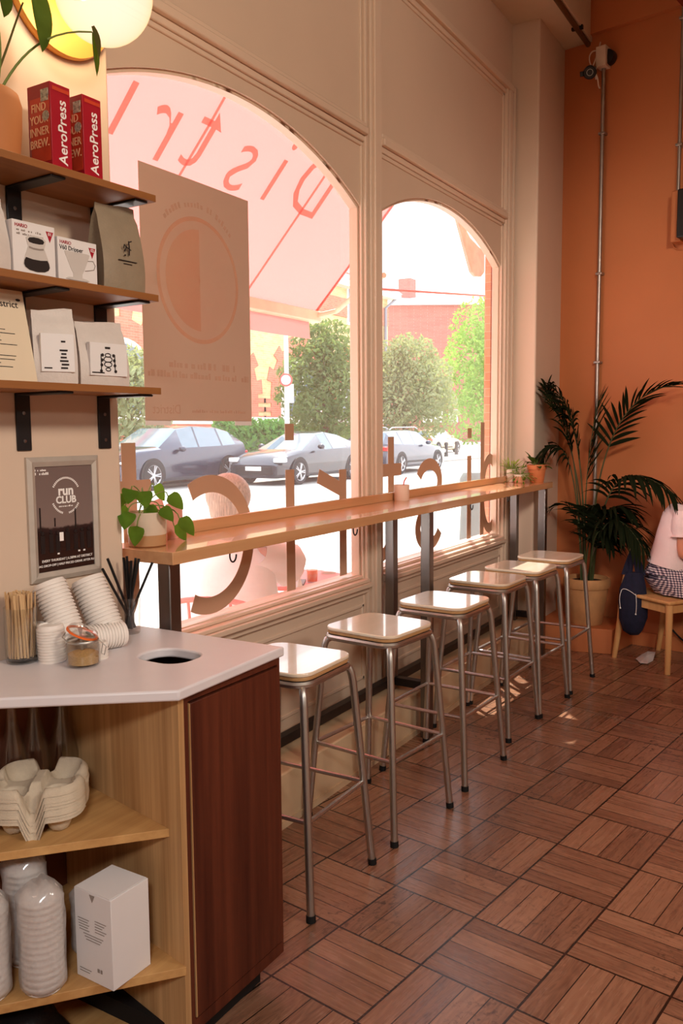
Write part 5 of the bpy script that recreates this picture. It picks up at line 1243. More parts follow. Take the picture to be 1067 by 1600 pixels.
for i in range(40):
    for j in range(2): a = i*3+j; fs.append((a, a+1, a+4, a+3))
MB().add(vs, fs).build('valance', m_awn, aw)
MB().tube([(AX-0.02, A0.y, A0.z), (AX-0.02, A1.y, A1.z)], 0.012, 8).build('edge_hem', m_hem, aw)
arm = MB()
arm.tube([(5.17, 3.30, 2.23), at_y(526, 486, 3.15), at_y(562, 455, 2.8), at_y(600, 430, 2.5)], 0.018, 8)
arm.build('arm', m_awnrail, aw)
sm = MB()
for x in (1.02, 3.02): sm.add([(x-0.006, A0.y, A0.z-0.003), (x+0.006, A0.y, A0.z-0.003), (x+0.006, A1.y, A1.z-0.003), (x-0.006, A1.y, A1.z-0.003)], [(0, 1, 2, 3)])
def onawn(x, y): r = ray(x, y); return CAM+r*((A0-CAM).dot(AN)/r.dot(AN))
hgt = (onawn(410, 305)-onawn(452.6, 235.6)).length
for chx, px_ in (('D', (487, 292)), ('i', (431, 267)), ('s', (379, 248)), ('t', (317, 208)), ('r', (255, 192)), ('i', (195, 150))):
    p = onawn(*px_)
    text(chx, 'letter', m_awnl, aw, p-AN*0.022, (-1, 0, 0), -AD, hgt*1.55/0.74, 'CENTER', -0.012, ext=0.0006, xs=0.9)
sm = MB()
for (x0, y0), (x1, y1) in (((352, 140), (280, 266)), ((510, 265), (402, 424))):
    a, b = onawn(x0, y0)-AN*0.022, onawn(x1, y1)-AN*0.022; xm = (a.x+b.x)/2
    sm.tube([(xm, A0.y, A0.z-0.012), (xm, (A0.y+A1.y)/2, (A0.z+A1.z)/2-0.032), (xm, A1.y, A1.z-0.012)], 0.006, 6)
sm.build('seam', m_awnl, aw)
# half-open second awning beyond the right pier
aw2 = thing('folded_awning', 'hanging end of a folded awning at the top corner of the far window', 'awning', at_y(735, 340, 2.3))
pts = [(713, 338), (721, 345), (735, 372), (757, 395), (757, 425), (752, 432), (742, 431), (736, 424)]
vs = [at_y(x, y, 2.30) for x, y in pts]; n_ = len(vs)
MB().add([tuple(v) for v in vs]+[tuple(v+Vector((0.02, 0.025, 0))) for v in vs], [tuple(range(n_)), tuple(range(2*n_-1, n_-1, -1))]+[(k, (k+1) % n_, n_+(k+1) % n_, n_+k) for k in range(n_)]).build('fabric', translucent('pale_awning', (232, 200, 184), 0.4, var=0.12, scale=12), aw2, smooth=0)
MB().tube([at_y(596, 452, 2.30), at_y(800, 465, 2.30)], 0.007, 8).build('rail', m_coral, aw2)
# hanging poster inside the glass
ps = thing('window_poster', 'large paper poster taped inside the near window, its back towards the room', 'poster', (2.324, 1.945, 1.46))
m_post = translucent('poster_paper', (208, 180, 160), 0.32, var=0.02, scale=3, trgb=(196, 178, 162))
m_postc = tint('poster_tint', (255, 249, 246))
m_postd = tint('poster_half', (254, 245, 239))
m_posti = tint('poster_ink', (251, 245, 241))
k_ = 1.9465/1.96
rings = []
for i in range(13):
    x = 2.035+(2.602-2.035)*i/12; x *= k_; y = 1.9465-0.002*math.sin(PI*i/12)
    rings.append([(x, y, 1.455), (x, y, 1.86), (x, y, 2.262), (x, y+0.0006, 2.262), (x, y+0.0006, 1.86), (x, y+0.0006, 1.455)])
MB().loft(rings).build('sheet', m_post, ps)
cxp, czp = 2.316*k_, 1.932; yq = 1.9440
disc = lambda r0, r1, a0, a1, n=64: None
def ringp(r0, r1, y0, y1, nm, mat, a0=0, a1=360, n=72):
    mb = MB(); 
    for k in range(n):
        a, b = math.radians(a0+(a1-a0)*k/n), math.radians(a0+(a1-a0)*(k+1)/n)
        q = [(cxp+r1*math.cos(a), czp+r1*math.sin(a)), (cxp+r1*math.cos(b), czp+r1*math.sin(b))]
        q += [(cxp+r0*math.cos(b), czp+r0*math.sin(b)), (cxp+r0*math.cos(a), czp+r0*math.sin(a))] if r0 > 0 else [(cxp, czp)]
        mb.prism(q, y0, y1, 'Y')
    mb.build(nm, mat, ps, smooth=0)
ringp(0, 0.212, yq, yq+0.0004, 'print_disc', m_postc)
ringp(0.198, 0.212, yq-0.0004, yq-0.0001, 'print_ring', m_postd)
ringp(0, 0.170, yq-0.0004, yq-0.0001, 'print_half', m_postd, 90, 270)
R_, U_ = (-1, 0, 0), (0, 0, 1)
def ptext(s, x, z, sz, bold=0.0): text(s, 'lettering', m_posti, ps, (x*k_, 1.9436, z), R_, U_, sz, 'CENTER', bold, ext=0.0002)
ptext('District', 2.135, 1.492, 0.044)
tk = MB(); RT = random.Random(2); ticks(tk, 2.15*k_, 2.50*k_, 1.640, 0.026, 1.9434, RT, dy=0.0004); ticks(tk, 2.05*k_, 2.58*k_, 1.606, 0.024, 1.9434, RT, dy=0.0004); ticks(tk, 2.26*k_, 2.56*k_, 1.487, 0.012, 1.9434, RT, dy=0.0004); tk.build('small_print', m_posti, ps, smooth=0)
arc_t = 'xxxxxx xx xxxxxx xxxxxx'; tk = MB(); RT = random.Random(8)
for k, chx in enumerate(arc_t):
    if chx == ' ': continue
    a = math.radians(48+84*k/(len(arc_t)-1))
    tk.box((-RT.uniform(.004, .007), 0, -0.010), (RT.uniform(.004, .007), 0.0004, RT.choice((0.004, 0.010))), Matrix.Translation((cxp+0.252*math.cos(a), 1.9434, czp+0.252*math.sin(a))) @ Matrix.Rotation(PI/2-a, 4, 'Y'))
tk.build('arc_print', m_posti, ps, smooth=0)
for x0, x1 in ((2.035, 2.155), (2.50, 2.60)): MB().box((x0*k_, 1.9466, 1.440), (x1*k_, 1.9474, 1.458)).build('tape', m_white, ps, smooth=0)

# ground
m_pave = paint('pale_paving', (206, 198, 188), 0.9, var=0.06, scale=1.2)
m_road = paint('asphalt', (182, 178, 172), 0.9, var=0.05, scale=0.8)
GZ = -0.05
o = MB().box((-40, 2.02, -0.4), (140, 6.2, GZ+0.04)).build('pavement_near', m_pave, smooth=0); struct(o)
o = MB().box((-60, 6.2, -0.4), (220, 15.9, GZ)).build('road', m_road, smooth=0); struct(o)
o = MB().box((-60, 15.9, -0.4), (220, 130, GZ+0.06)).build('pavement_far', m_pave, smooth=0); struct(o)
m_brickp = brick('pier_brick', (214, 132, 84), (198, 112, 70), (206, 160, 124), 6.5)
struct(MB().box((5.135, 1.985, -0.05), (6.2, 2.024, 4.6)).build('wall_exterior', m_brickp, smooth=0))

# terrace guest seen through the near window
fo = Vector((0.93, 0.37, 0)).normalized(); so = Vector((-fo.y, fo.x, 0))   # so: her left
hd_ = at_y(357, 806, 2.33); hipo = Vector((hd_.x-0.02, hd_.y, 0.40))
p = thing('person', 'fair-haired person in a loose white blouse seated outside at the near window', 'person', (hipo.x, hipo.y, 0))
ch_ = hipo+up3*0.36+fo*0.02; nb = hipo+up3*0.52+fo*0.03; nk = nb+up3*0.075+fo*0.015
J = {'pelvis': (hipo, (0.10, 0.13)), 'waist': (hipo+up3*0.18, (0.085, 0.11)), 'chest': (ch_, (0.10, 0.14)), 'neckb': (nb, 0.05), 'neck': (nk, 0.042)}
E_ = [('pelvis', 'waist'), ('waist', 'chest'), ('chest', 'neckb'), ('neckb', 'neck')]
hco, hfo, huo, hso = head(J, E_, 'neck', (fo*0.9+so*0.25), up3, 1.0)
for q, nm in ((1, 'l'), (-1, 'r')):
    sh = nb-up3*0.045+so*q*0.165
    el = at_y(468, 890, 2.19) if q == -1 else sh+fo*0.16+so*0.10-up3*0.22
    wr = (el+fo*0.10+so*0.19+up3*0.0) if q == -1 else el+fo*0.20-so*0.12+up3*0.02
    J[nm+'sh'] = (sh, 0.052); J[nm+'ua'] = (sh.lerp(el, 0.5), 0.044); J[nm+'el'] = (el, 0.041); J[nm+'fa'] = (el.lerp(wr, 0.4), 0.036); J[nm+'wr'] = (wr, 0.026)
    E_ += [('chest', nm+'sh'), (nm+'sh', nm+'ua'), (nm+'ua', nm+'el'), (nm+'el', nm+'fa'), (nm+'fa', nm+'wr')]
    hand(J, E_, nm+'h', nm+'wr', (wr-el), -up3, 0.165)
    kn = hipo+fo*0.42+so*q*0.10; an = Vector((kn.x, kn.y, GZ+0.13))
    J[nm+'hp'] = (hipo+fo*0.06+so*q*0.09, 0.09); J[nm+'kn'] = (kn, 0.058); J[nm+'cf'] = (kn.lerp(an, .35), 0.052); J[nm+'an'] = (an, 0.036); J[nm+'to'] = (an+fo*0.16-up3*0.055, (0.038, 0.024))
    E_ += [('pelvis', nm+'hp'), (nm+'hp', nm+'kn'), (nm+'kn', nm+'cf'), (nm+'cf', nm+'an'), (nm+'an', nm+'to')]
body(J, E_, 'body', p, m_skin); face(p, hco, hfo, huo, hso, 1.0)
hr = MB(); hr.ball(hco-hfo*0.012+huo*0.018, 0.100, 22, 14)
hr.loft([ringz(hco-hfo*(0.035+0.006*k)+huo*(0.03-0.042*k), hfo, hso, 0.072*(1-0.05*k), 0.094*(1-0.07*k), 26, 0.02, k) for k in range(7)])
hr.build('hair', m_hairf, p, smooth=80)
m_blouse = paint('white_blouse', (246, 242, 242), 0.9, var=0.03, scale=9, bmp=0.3)
rg = []
for k, (z, rf, rs) in enumerate(((-0.14, 0.235, 0.270), (-0.05, 0.230, 0.265), (0.10, 0.190, 0.245), (0.25, 0.155, 0.225), (0.36, 0.140, 0.215), (0.46, 0.115, 0.195), (0.52, 0.080, 0.125), (0.55, 0.06, 0.066))):
    rg.append(ringz(hipo+fo*0.02+up3*z, fo, so, rf, rs, 40, 0.03 if k < 4 else 0.0, k*0.6, 9))
MB().loft(rg, caps=False).build('blouse', m_blouse, p, smooth=80)
for q, nm in ((1, 'l'), (-1, 'r')):
    a, b = Vector(J[nm+'sh'][0]), Vector(J[nm+'el'][0]); d = (b-a).normalized(); u1 = d.orthogonal().normalized(); u2 = d.cross(u1)
    MB().loft([ringz(a.lerp(b, tt), u1, u2, r, r, 28, 0.03 if tt > 0.3 else 0, 0, 7) for tt, r in ((-0.25, 0.06), (0.0, 0.078), (0.3, 0.088), (0.62, 0.100))], caps=False).build('sleeve', m_blouse, p, smooth=80)
# her chair
def bistro(c, f, label):
    f = Vector(f).normalized(); s = Vector((-f.y, f.x, 0)); c = Vector(c)
    t = thing('bistro_chair', label, 'chair', c, 0, 'coral metal chairs on the terrace')
    q = lambda a, b, z: c+f*a+s*b+up3*z
    MB().prism([(v.x, v.y) for v in (q(.21, -.2, 0), q(.21, .2, 0), q(-.19, .19, 0), q(-.19, -.19, 0))], 0.345+c.z, 0.36+c.z, 'Z').build('seat', m_coral, t, bevel=0.004)
    for b in (-1, 1):
        MB().tube([q(.20, b*.195, 0.345), q(.22, b*.2, 0)], 0.012, 8).build('leg', m_coral, t)
        MB().tube([q(-.19, b*.19, 0.345), q(-.25, b*.195, 0)], 0.012, 8).build('leg', m_coral, t)
        MB().tube(bez(q(-.24, b*.205, 0.60), q(-.05, b*.25, 0.60), q(.22, b*.25, 0.62), q(.20, b*.195, 0.36), 12), 0.012, 8).build('armrest', m_coral, t)
    MB().tube([q(-.19, -.19, .345), q(-.235, -.20, .60)]+bez(q(-.25, -.20, .70), q(-.27, -.15, .76), q(-.27, .15, .76), q(-.25, .20, .70), 10)+[q(-.235, .20, .60), q(-.19, .19, .345)], 0.012, 8).build('back_frame', m_coral, t)
    for b in (-.09, 0, .09): MB().tube([q(-.19, b, .35), q(-.255, b, .74)], 0.007, 6).build('back_slat', m_coral, t)
    return t
bistro((hipo.x, hipo.y, GZ+0.04), fo, 'coral metal chair carrying the fair-haired person outside')
# her table
tc_ = Vector((3.56, 2.42, GZ+0.04)); tz = 0.668
t = thing('bistro_table', 'coral bistro table outside, under the orange drink', 'table', tc_)
MB().lathe([(0, tz-0.02), (0.26, tz-0.02), (0.265, tz-0.01), (0.26, tz), (0, tz)], 40, (tc_.x, tc_.y, 0)).build('tabletop', m_coral, t)
MB().tube([(tc_.x, tc_.y, tz-0.02), tc_], 0.022, 12).build('column', m_coral, t)
MB().lathe([(0, 0), (0.2, 0), (0.19, 0.015), (0.03, 0.03), (0, 0.03)], 28, tc_).build('base', m_coral, t)
jz = at_y(488, 917, 2.27); jx = Vector((jz.x, 2.27, tz))
t = thing('juice_glass', 'tumbler of orange juice on the coral terrace table', 'drink', jx)
MB().lathe([(0, 0.001), (0.026, 0.001), (0.030, 0.075), (0.028, 0.075), (0.0245, 0.006), (0, 0.006)], 24).build('glass', m_glass, t, world=False)
MB().lathe([(0, 0.0065), (0.0242, 0.0065), (0.0275, 0.062), (0, 0.062)], 24).build('juice', paint('orange_juice', (250, 120, 50), 0.35), t, world=False)
cx_ = at_y(513, 905, 2.20); cx_ = at_y(513, 905, 2.34); cv = Vector((min(cx_.x, tc_.x+0.2), 2.34, tz))
t = thing('carafe', 'clear water carafe on the coral terrace table', 'carafe', cv)
MB().lathe([(0, 0.001), (0.040, 0.001), (0.043, 0.01), (0.042, 0.09), (0.022, 0.15), (0.018, 0.19), (0.024, 0.205), (0.022, 0.205), (0.016, 0.19), (0.020, 0.15), (0.039, 0.09), (0.040, 0.01), (0, 0.006)], 28).build('glass', m_glass, t, world=False)
kx = at_y(463, 918, 2.22)
t = thing('table_sign', 'small white tent card beside the orange drink outside', 'card', (kx.x, 2.22, tz))
MB().prism([(-0.03, 0), (0.03, 0), (0.0, 0.075)], -0.02, 0.02, 'Y').build('card', m_white, t, world=False, smooth=0)
bk = thing('magazine', 'folded magazine with yellow print on the coral terrace table', 'magazine', (3.42, 2.33, tz))
MB().box((-0.07, -0.05, 0.0005), (0.07, 0.05, 0.010), Matrix.Rotation(0.5, 4, 'Z')).build('pages', paint('grey_paper', (120, 118, 116), 0.6), bk, world=False)
MB().box((-0.06, -0.03, 0.0102), (0.0, 0.03, 0.0112), Matrix.Rotation(0.5, 4, 'Z')).build('cover_print', paint('yellow_print', (226, 206, 90), 0.6), bk, world=False)
# grey bollard and coral stool seat by the far window
gb = at_z(738, 872, GZ+0.04); m_gbol = paint('grey_cast', (104, 108, 104), 0.7)
t = thing('street_bollard', 'tall grey street bollard close outside the far window', 'bollard', gb)
wB = (at_y(748, 860, gb.y)-at_y(722, 860, gb.y)).length*0.32
zt = at_y(725, 740, gb.y).z
MB().lathe([(0, 0), (wB*1.1, 0), (wB*1.0, 0.06), (wB*0.8, (zt-gb.z)*0.82), (wB*0.95, (zt-gb.z)*0.84), (wB*0.95, (zt-gb.z)*0.93), (wB*0.7, zt-gb.z), (0, zt-gb.z+0.01)], 28, gb).build('post', m_gbol, t)
rs = at_y(705, 852, 3.0)
t = thing('terrace_stool', 'low coral stool on the pavement beside the grey bollard', 'stool', (rs.x, rs.y, GZ+0.04))
MB().box((-0.22, -0.14, rs.z-0.03-GZ-0.04), (0.22, 0.14, rs.z-GZ-0.04)).build('seat', m_coral, t, world=False, bevel=0.01)
for a in (-1, 1):
    for b in (-1, 1): MB().tube([(a*.19, b*.11, rs.z-0.03-GZ-0.04), (a*.20, b*.12, 0)], 0.012, 8).build('leg', m_coral, t, world=False)

# ------------------------------------------------------------------ cars
m_tyre = paint('tyre', (34, 34, 36), 0.8, var=0.1); m_alloy = paint('alloy', (186, 186, 190), 0.35, 0.6, var=0.05)
m_cglass = paint('car_glass', (92, 112, 126), 0.06, 0.0, spec=0.9, var=0.1, coat=0.6)
m_lamp = paint('lamp_clear', (226, 230, 236), 0.15, spec=0.8); m_tail = paint('lamp_red', (226, 44, 44), 0.3)
m_trimb = paint('car_trim', (22, 22, 25), 0.5)
def car(name, label, fx, y, wb, flip, colr, prof, width=1.86, wr=0.345, rails=False, plate=None):
    """prof: list of (x from the front axle towards the tail, belt height, top height, half roof width factor); nose first"""
    mats = paint('car_paint_'+name, colr, 0.22, 0.25, 0.6, var=0.04, coat=0.8)
    t = thing(name, label, 'car', (fx, y+width/2, GZ), 0 if not flip else PI)
    ox = 0.0; hw = width/2
    M = Matrix.Identity(4)
    def ring(x, zb, zt, rw, nose):
        pts = []
        lw = hw*(1-0.16*nose)
        half = [(lw*0.86, 0.20), (lw*0.985, 0.30), (lw, 0.55), (lw*0.985, zb-0.06), (lw*0.945, zb), (max(rw*hw, 0.05), max(zt-0.035, zb+0.004)), (max(rw*hw-0.10, 0.03), zt)]
        return [(x, a, z) for a, z in half]+[(x, -a, z) for a, z in half[::-1]]
    R = [ring(*s[:4], s[4] if len(s) > 4 else 0) for s in prof]
    m = len(R[0]); bodyf = []; glass = {'windscreen': [], 'rear_window': [], 'side_window': []}
    for i in range(len(R)-1):
        fl = prof[i][5] if len(prof[i]) > 5 else ''
        for k in range(m-1):
            f = (i*m+k, i*m+k+1, (i+1)*m+k+1, (i+1)*m+k)
            if fl == 'side' and k in (4, m-6): glass['side_window'].append(f)
            elif fl == 'ws' and k in (5, 6, m//2, m-7): glass['windscreen'].append(f)
            elif fl == 'rw' and k in (5, 6, m//2, m-7): glass['rear_window'].append(f)
            elif fl in ('ws+', 'rw+') and k in (4, m-6): glass['side_window'].append(f)
            else: bodyf.append(f)
    allv = [p for r in R for p in r]
    bodyf += [tuple(range(m)), tuple((len(R)-1)*m+k for k in range(m))[::-1]]
    bodyf += [(i*m, (i+1)*m, (i+1)*m+m-1, i*m+m-1) for i in range(len(R)-1)]
    mb = MB(); mb.add(allv, bodyf); mb.build('body', mats, t, world=False, smooth=35)
    for kk, fl in glass.items():
        if fl:
            g_ = MB(); g_.add(allv, fl); ob = g_.build(kk, m_cglass, t, world=False, smooth=20)
    for ax in (0, wb):
        for s in (-1, 1):
            My = Matrix.Translation((ax, s*(hw-0.10), wr)) @ Matrix.Rotation(-s*PI/2, 4, 'X')
            w_ = MB().lathe([(wr*0.70, -0.11), (wr*0.94, -0.11), (wr, -0.09), (wr, 0.09), (wr*0.94, 0.115), (wr*0.70, 0.115), (wr*0.68, 0.09)], 32, (0, 0, 0), My, ring=True).build('wheel', m_tyre, t, world=False)
            rm = MB().lathe([(wr*0.62, 0.09), (wr*0.70, 0.112), (wr*0.72, 0.10)], 32, (0, 0, 0), My, ring=True).lathe([(0, 0.108), (wr*0.16, 0.108), (wr*0.17, 0.09)], 16, (0, 0, 0), My)
            for k in range(5):
                a = 2*PI*k/5
                for da in (-0.13, 0.13):
                    rm.tube([(wr*0.1*math.cos(a+da*2), wr*0.1*math.sin(a+da*2), 0.10), (wr*0.66*math.cos(a+da), wr*0.66*math.sin(a+da), 0.104)], 0.016, 6, M=My)
            ro = rm.build('rim', m_alloy, t, world=False)
            ro.parent = w_
            bo = MB().lathe([(0, 0.02), (wr*0.69, 0.02), (wr*0.69, 0.05), (0, 0.05)], 24, (0, 0, 0), My).build('brake', m_trimb, t, world=False); bo.parent = w_
            ar = MB()
            A_ = [(ax+(wr+0.055)*math.cos(math.radians(-14+208*k/20)), wr+(wr+0.055)*math.sin(math.radians(-14+208*k/20))) for k in range(21)]
            ar.prism(A_, s*(hw-0.05), s*(hw+0.006), 'Y'); ar.build('wheel_arch', m_trimb, t, world=False, smooth=0)
    nx_ = prof[0][0]; tx = prof[-1][0]
    for s in (-1, 1):
        MB().box((nx_+0.02, s*hw*0.80-0.16, 0.62), (nx_+0.30, s*hw*0.80+0.13, 0.74)).build('headlamp', m_lamp, t, world=False, bevel=0.03)
        MB().box((tx-0.30, s*hw*0.84-0.12, 0.78), (tx+0.012, s*hw*0.84+0.13, 0.92)).build('tail_lamp', m_tail, t, world=False, bevel=0.03)
        mx = next(q[0] for q in prof if len(q) > 5 and q[5] in ('ws', 'ws+'))+0.62
        MB().ball((mx, s*(hw+0.10), 1.02), 0.10, 14, 10, (0.8, 1.1, 0.75)).build('mirror', mats, t, world=False)
        MB().box((mx-0.3, s*(hw-0.03)-0.006, 0.36), (wb-0.45, s*(hw-0.03)+0.008+0.02, 0.43)).build('sill', m_trimb, t, world=False)
        if rails: MB().tube([(1.0, s*0.58, prof[6][2]+0.03), (1.2, s*0.58, prof[6][2]+0.09), (2.9, s*0.58, prof[6][2]+0.08), (3.1, s*0.58, prof[6][2])], 0.02, 6).build('roof_rail', m_alloy, t, world=False)
    MB().box((nx_-0.02, -0.62, 0.30), (nx_+0.08, 0.62, 0.52)).build('grille', m_trimb, t, world=False, bevel=0.02)
    MB().box((nx_-0.03, -0.26, 0.40), (nx_-0.015, 0.26, 0.51)).build('number_plate', m_white, t, world=False)
    return t
SUV = [(-0.88, 0.62, 0.64, 0.80, 1.0), (-0.78, 0.86, 0.90, 0.86, .6), (-0.4, 0.96, 1.02, 0.86, .15), (0.35, 1.02, 1.09, 0.84, 0, 'ws'), (1.15, 1.04, 1.55, 0.70, 0, 'side'), (1.75, 1.05, 1.62, 0.70, 0, 'x'), (1.82, 1.05, 1.62, 0.70, 0, 'side'), (2.72, 1.07, 1.585, 0.68, 0, 'x'), (2.80, 1.07, 1.58, 0.68, 0, 'side'), (3.35, 1.10, 1.48, 0.66, 0, 'rw'), (3.72, 1.13, 1.20, 0.70, .1), (3.84, 0.95, 1.02, 0.8, .25), (3.90, 0.60, 0.66, 0.85, .4)]
SED = [(-0.85, 0.52, 0.55, 0.80, 1.0), (-0.70, 0.70, 0.74, 0.82, .6), (-0.3, 0.80, 0.87, 0.84, .15), (0.30, 0.88, 0.95, 0.84, 0, 'ws'), (1.35, 0.93, 1.38, 0.62, 0, 'side'), (1.75, 0.94, 1.44, 0.62, 0, 'x'), (1.80, 0.94, 1.44, 0.62, 0, 'side'), (2.55, 0.96, 1.36, 0.60, 0, 'x'), (2.62, 0.96, 1.34, 0.60, 0, 'rw'), (3.35, 1.00, 1.05, 0.74, .05), (3.70, 0.98, 1.02, 0.8, .2), (3.80, 0.60, 0.64, 0.85, .4)]
EST = [(-0.85, 0.55, 0.58, 0.80, 1.0), (-0.74, 0.74, 0.78, 0.82, .6), (-0.3, 0.84, 0.92, 0.84, .15), (0.40, 0.92, 0.98, 0.84, 0, 'ws'), (1.15, 0.95, 1.42, 0.68, 0, 'side'), (1.75, 0.96, 1.46, 0.68, 0, 'x'), (1.80, 0.96, 1.46, 0.68, 0, 'side'), (2.65, 0.98, 1.44, 0.67, 0, 'x'), (2.72, 0.98, 1.44, 0.66, 0, 'side'), (3.35, 1.00, 1.38, 0.64, 0, 'rw'), (3.72, 1.00, 1.05, 0.72, .1), (3.85, 0.58, 0.62, 0.85, .4)]
car('parked_suv', 'dark blue SUV parked across the street, seen under the window poster', 15.66, 14.86, 2.98, False, (30, 36, 58), SUV, 1.93, 0.375, plate=1)
car('parked_sedan', 'dark grey sedan parked behind the blue SUV, seen through the near window', 19.15, 12.82, 2.85, False, (44, 46, 54), SED, 1.86, 0.350, plate=1)
car('parked_estate', 'grey estate car with roof rails behind the window lettering of the far window', 28.05, 12.80, 2.85, True, (58, 64, 80), EST, 1.84, 0.345, True)
bpy.data.objects['parked_estate'].location.y = 12.80+0.92
car('distant_hatchback', 'pale gold hatchback far across the junction in the far window', 48.7, 20.9, 2.80, True, (186, 168, 128), EST, 1.84, 0.345)
# ------------------------------------------------------------------ trees, buildings, street furniture
m_bark = paint('bark', (120, 98, 74), 0.9, var=0.2)
m_tl = [translucent('foliage_grey', (104, 122, 84), 0.35, var=0.35, scale=3, trgb=(150, 176, 90)), translucent('foliage_bright', (126, 158, 84), 0.4, var=0.35, scale=2, trgb=(172, 204, 96)), translucent('foliage_pale', (140, 150, 116), 0.35, var=0.3, scale=3, trgb=(180, 190, 120)), translucent('hedge_green', (96, 142, 76), 0.3, var=0.3, scale=3, trgb=(120, 170, 80))]
def leaves(blobs, n, size, seed):
    R = random.Random(seed); mb = MB(); tot = sum(b[1]*b[2] for b in blobs)
    for c, rx, rz in blobs:
        for _ in range(int(n*rx*rz/tot)):
            while True:
                x, y, z = (R.uniform(-1, 1) for _ in range(3)); d = x*x+y*y+z*z
                if 0.25 < d < 1: break
            if R.random() < 0.5: s = 1/math.sqrt(d)*R.uniform(0.88, 1.06); x *= s; y *= s; z *= s
            p = Vector((c[0]+x*rx, c[1]+y*rx, c[2]+z*rz)); u = Vector((R.gauss(0, 1), R.gauss(0, 1), R.gauss(0, 1))).normalized(); v = u.orthogonal().normalized(); v.rotate(Matrix.Rotation(R.uniform(0, 6.28), 3, u))
            s = size*R.uniform(0.6, 1.4); w = u.cross(v)
            mb.add([p-v*s, p+w*s*0.45+u*s*0.15, p+v*s, p-w*s*0.45+u*s*0.15], [(0, 1, 2, 3)])
    return mb
def tree(base, top, r, n, size, seed, mat, label, name='street_tree', low=0.25, nb=16, grp='street trees'):
    t = thing(name, label, 'tree', base, 0, grp)
    R = random.Random(seed); h = top-base.z; zc0 = base.z+h*low; blobs = []; tr = MB()
    tr.tube([base, base+Vector((0.1, 0.05, h*0.3)), base+Vector((0.0, 0.1, h*0.75))], [0.16*h/6, 0.12*h/6, 0.04*h/6], 8)
    for k in range(nb):
        f = (k+0.5)/nb; z = zc0+(top-zc0)*f; rr = r*math.sin(PI*min(1, 0.18+0.80*f))**0.7*0.62; a = k*2.4
        c = (base.x+rr*math.cos(a), base.y+rr*math.sin(a), z); blobs.append((c, r*R.uniform(.38, .55), r*R.uniform(.34, .5)))
        if k % 2 == 0: tr.tube([base+Vector((0, 0, h*(0.2+0.45*f))), Vector(c)], [0.05*h/6, 0.015*h/6], 5)
    tr.build('trunk', m_bark, t); leaves(blobs, n, size, seed).build('crown', mat, t, smooth=0)
def gp(x, y, Y): p_ = at_y(x, y, Y); p_.z = GZ+0.06; return p_
tree(gp(508, 700, 18), at_y(508, 524, 18).z, 1.85, 9000, 0.105, 1, m_tl[0], 'grey-green street tree framed by the near window, right of the sign post')
tree(gp(632, 700, 20), at_y(632, 548, 20).z, 2.7, 10000, 0.125, 2, m_tl[2], 'pale-leaved street tree behind the estate car in the far window', low=0.33)
tree(gp(772, 690, 28), at_y(772, 492, 28).z, 5.2, 11000, 0.21, 3, m_tl[1], 'tall bright green tree at the edge of the far window', low=0.12)
tree(gp(205, 690, 19), at_y(205, 560, 19).z, 1.3, 2200, 0.14, 4, m_tl[2], 'pale small tree half hidden by the shelf wall corner', low=0.1)
def hedge(x0, x1, yt, Y, seed, label, name='street_hedge'):
    a, b = at_y(x0, yt, Y), at_y(x1, yt, Y); h = a.z-GZ
    blobs = [((a.x+(b.x-a.x)*(k+.5)/9, Y, GZ+0.05+h*0.55), (b.x-a.x)/12, h*0.5) for k in range(9)]
    t = thing(name, label, 'hedge', ((a.x+b.x)/2, Y, GZ+0.06)); leaves(blobs, 3200, 0.12, seed).build('foliage', m_tl[3], t, smooth=0)
    MB().box((a.x, Y-0.25, GZ+0.06), (b.x, Y+0.25, GZ+h*0.7)).build('core', paint('hedge_core', (70, 96, 56), 0.9, var=0.3, scale=4), t, smooth=0)
hedge(335, 447, 662, 17.2, 7, 'clipped green hedge between the SUV and the sedan')
hedge(448, 560, 668, 21.5, 8, 'darker hedge behind the grey-green street tree')
# yellow brick building with red arches
m_yb = brick('stock_brick', (222, 192, 138), (206, 172, 116), (220, 206, 176), 3.2)
m_rb = brick('red_brick', (222, 120, 92), (204, 100, 76), (220, 170, 150), 3.2)
m_rb2 = brick('red_brick_far', (176, 108, 96), (164, 98, 88), (186, 140, 130), 2.0)
m_slate = paint('slate_roof', (132, 138, 148), 0.7, var=0.08, scale=1)
m_stone = paint('white_stone', (236, 230, 222), 0.7, var=0.03)
m_pane = paint('dark_pane', (110, 124, 134), 0.1, spec=0.8)
YA = 24.0; XA0, XA1 = 2.0, at_y(606, 600, YA).x; EA = at_y(580, 452, YA).z
A_ = thing('brick_building', 'yellow brick building with red arches across the street', 'building', ((XA0+XA1)/2, YA, GZ))
MB().box((XA0, YA, GZ), (XA1, YA+10, EA)).build('wall', m_yb, A_, smooth=0)
MB().prism([(YA-0.6, EA), (YA+10.6, EA), (YA+5, EA+4.5)], XA0-0.5, XA1+0.8, 'X').build('roof', m_slate, A_, smooth=0)
MB().box((XA0-0.3, YA-0.55, EA-0.35), (XA1+0.7, YA+0.1, EA)).build('eaves', m_stone, A_, smooth=0)
MB().box((XA0, YA-0.06, EA-1.9), (XA1+0.05, YA+0.1, EA-0.9)).build('brick_band', m_rb, A_, smooth=0)
MB().box((XA0, YA-0.10, at_y(420, 663, YA).z), (XA1+0.05, YA+0.1, at_y(420, 652, YA).z)).build('string_course', m_stone, A_, smooth=0)
MB().box((XA0, YA-0.03, GZ), (XA1+0.04, YA+0.1, at_y(420, 663, YA).z)).build('brick_base', m_rb, A_, smooth=0)
MB().tube([(XA1-0.5, YA-0.12, GZ), (XA1-0.5, YA-0.12, EA-0.9), (XA1+0.4, YA-0.45, EA-0.2)], 0.09, 8).build('downpipe', m_slate, A_)
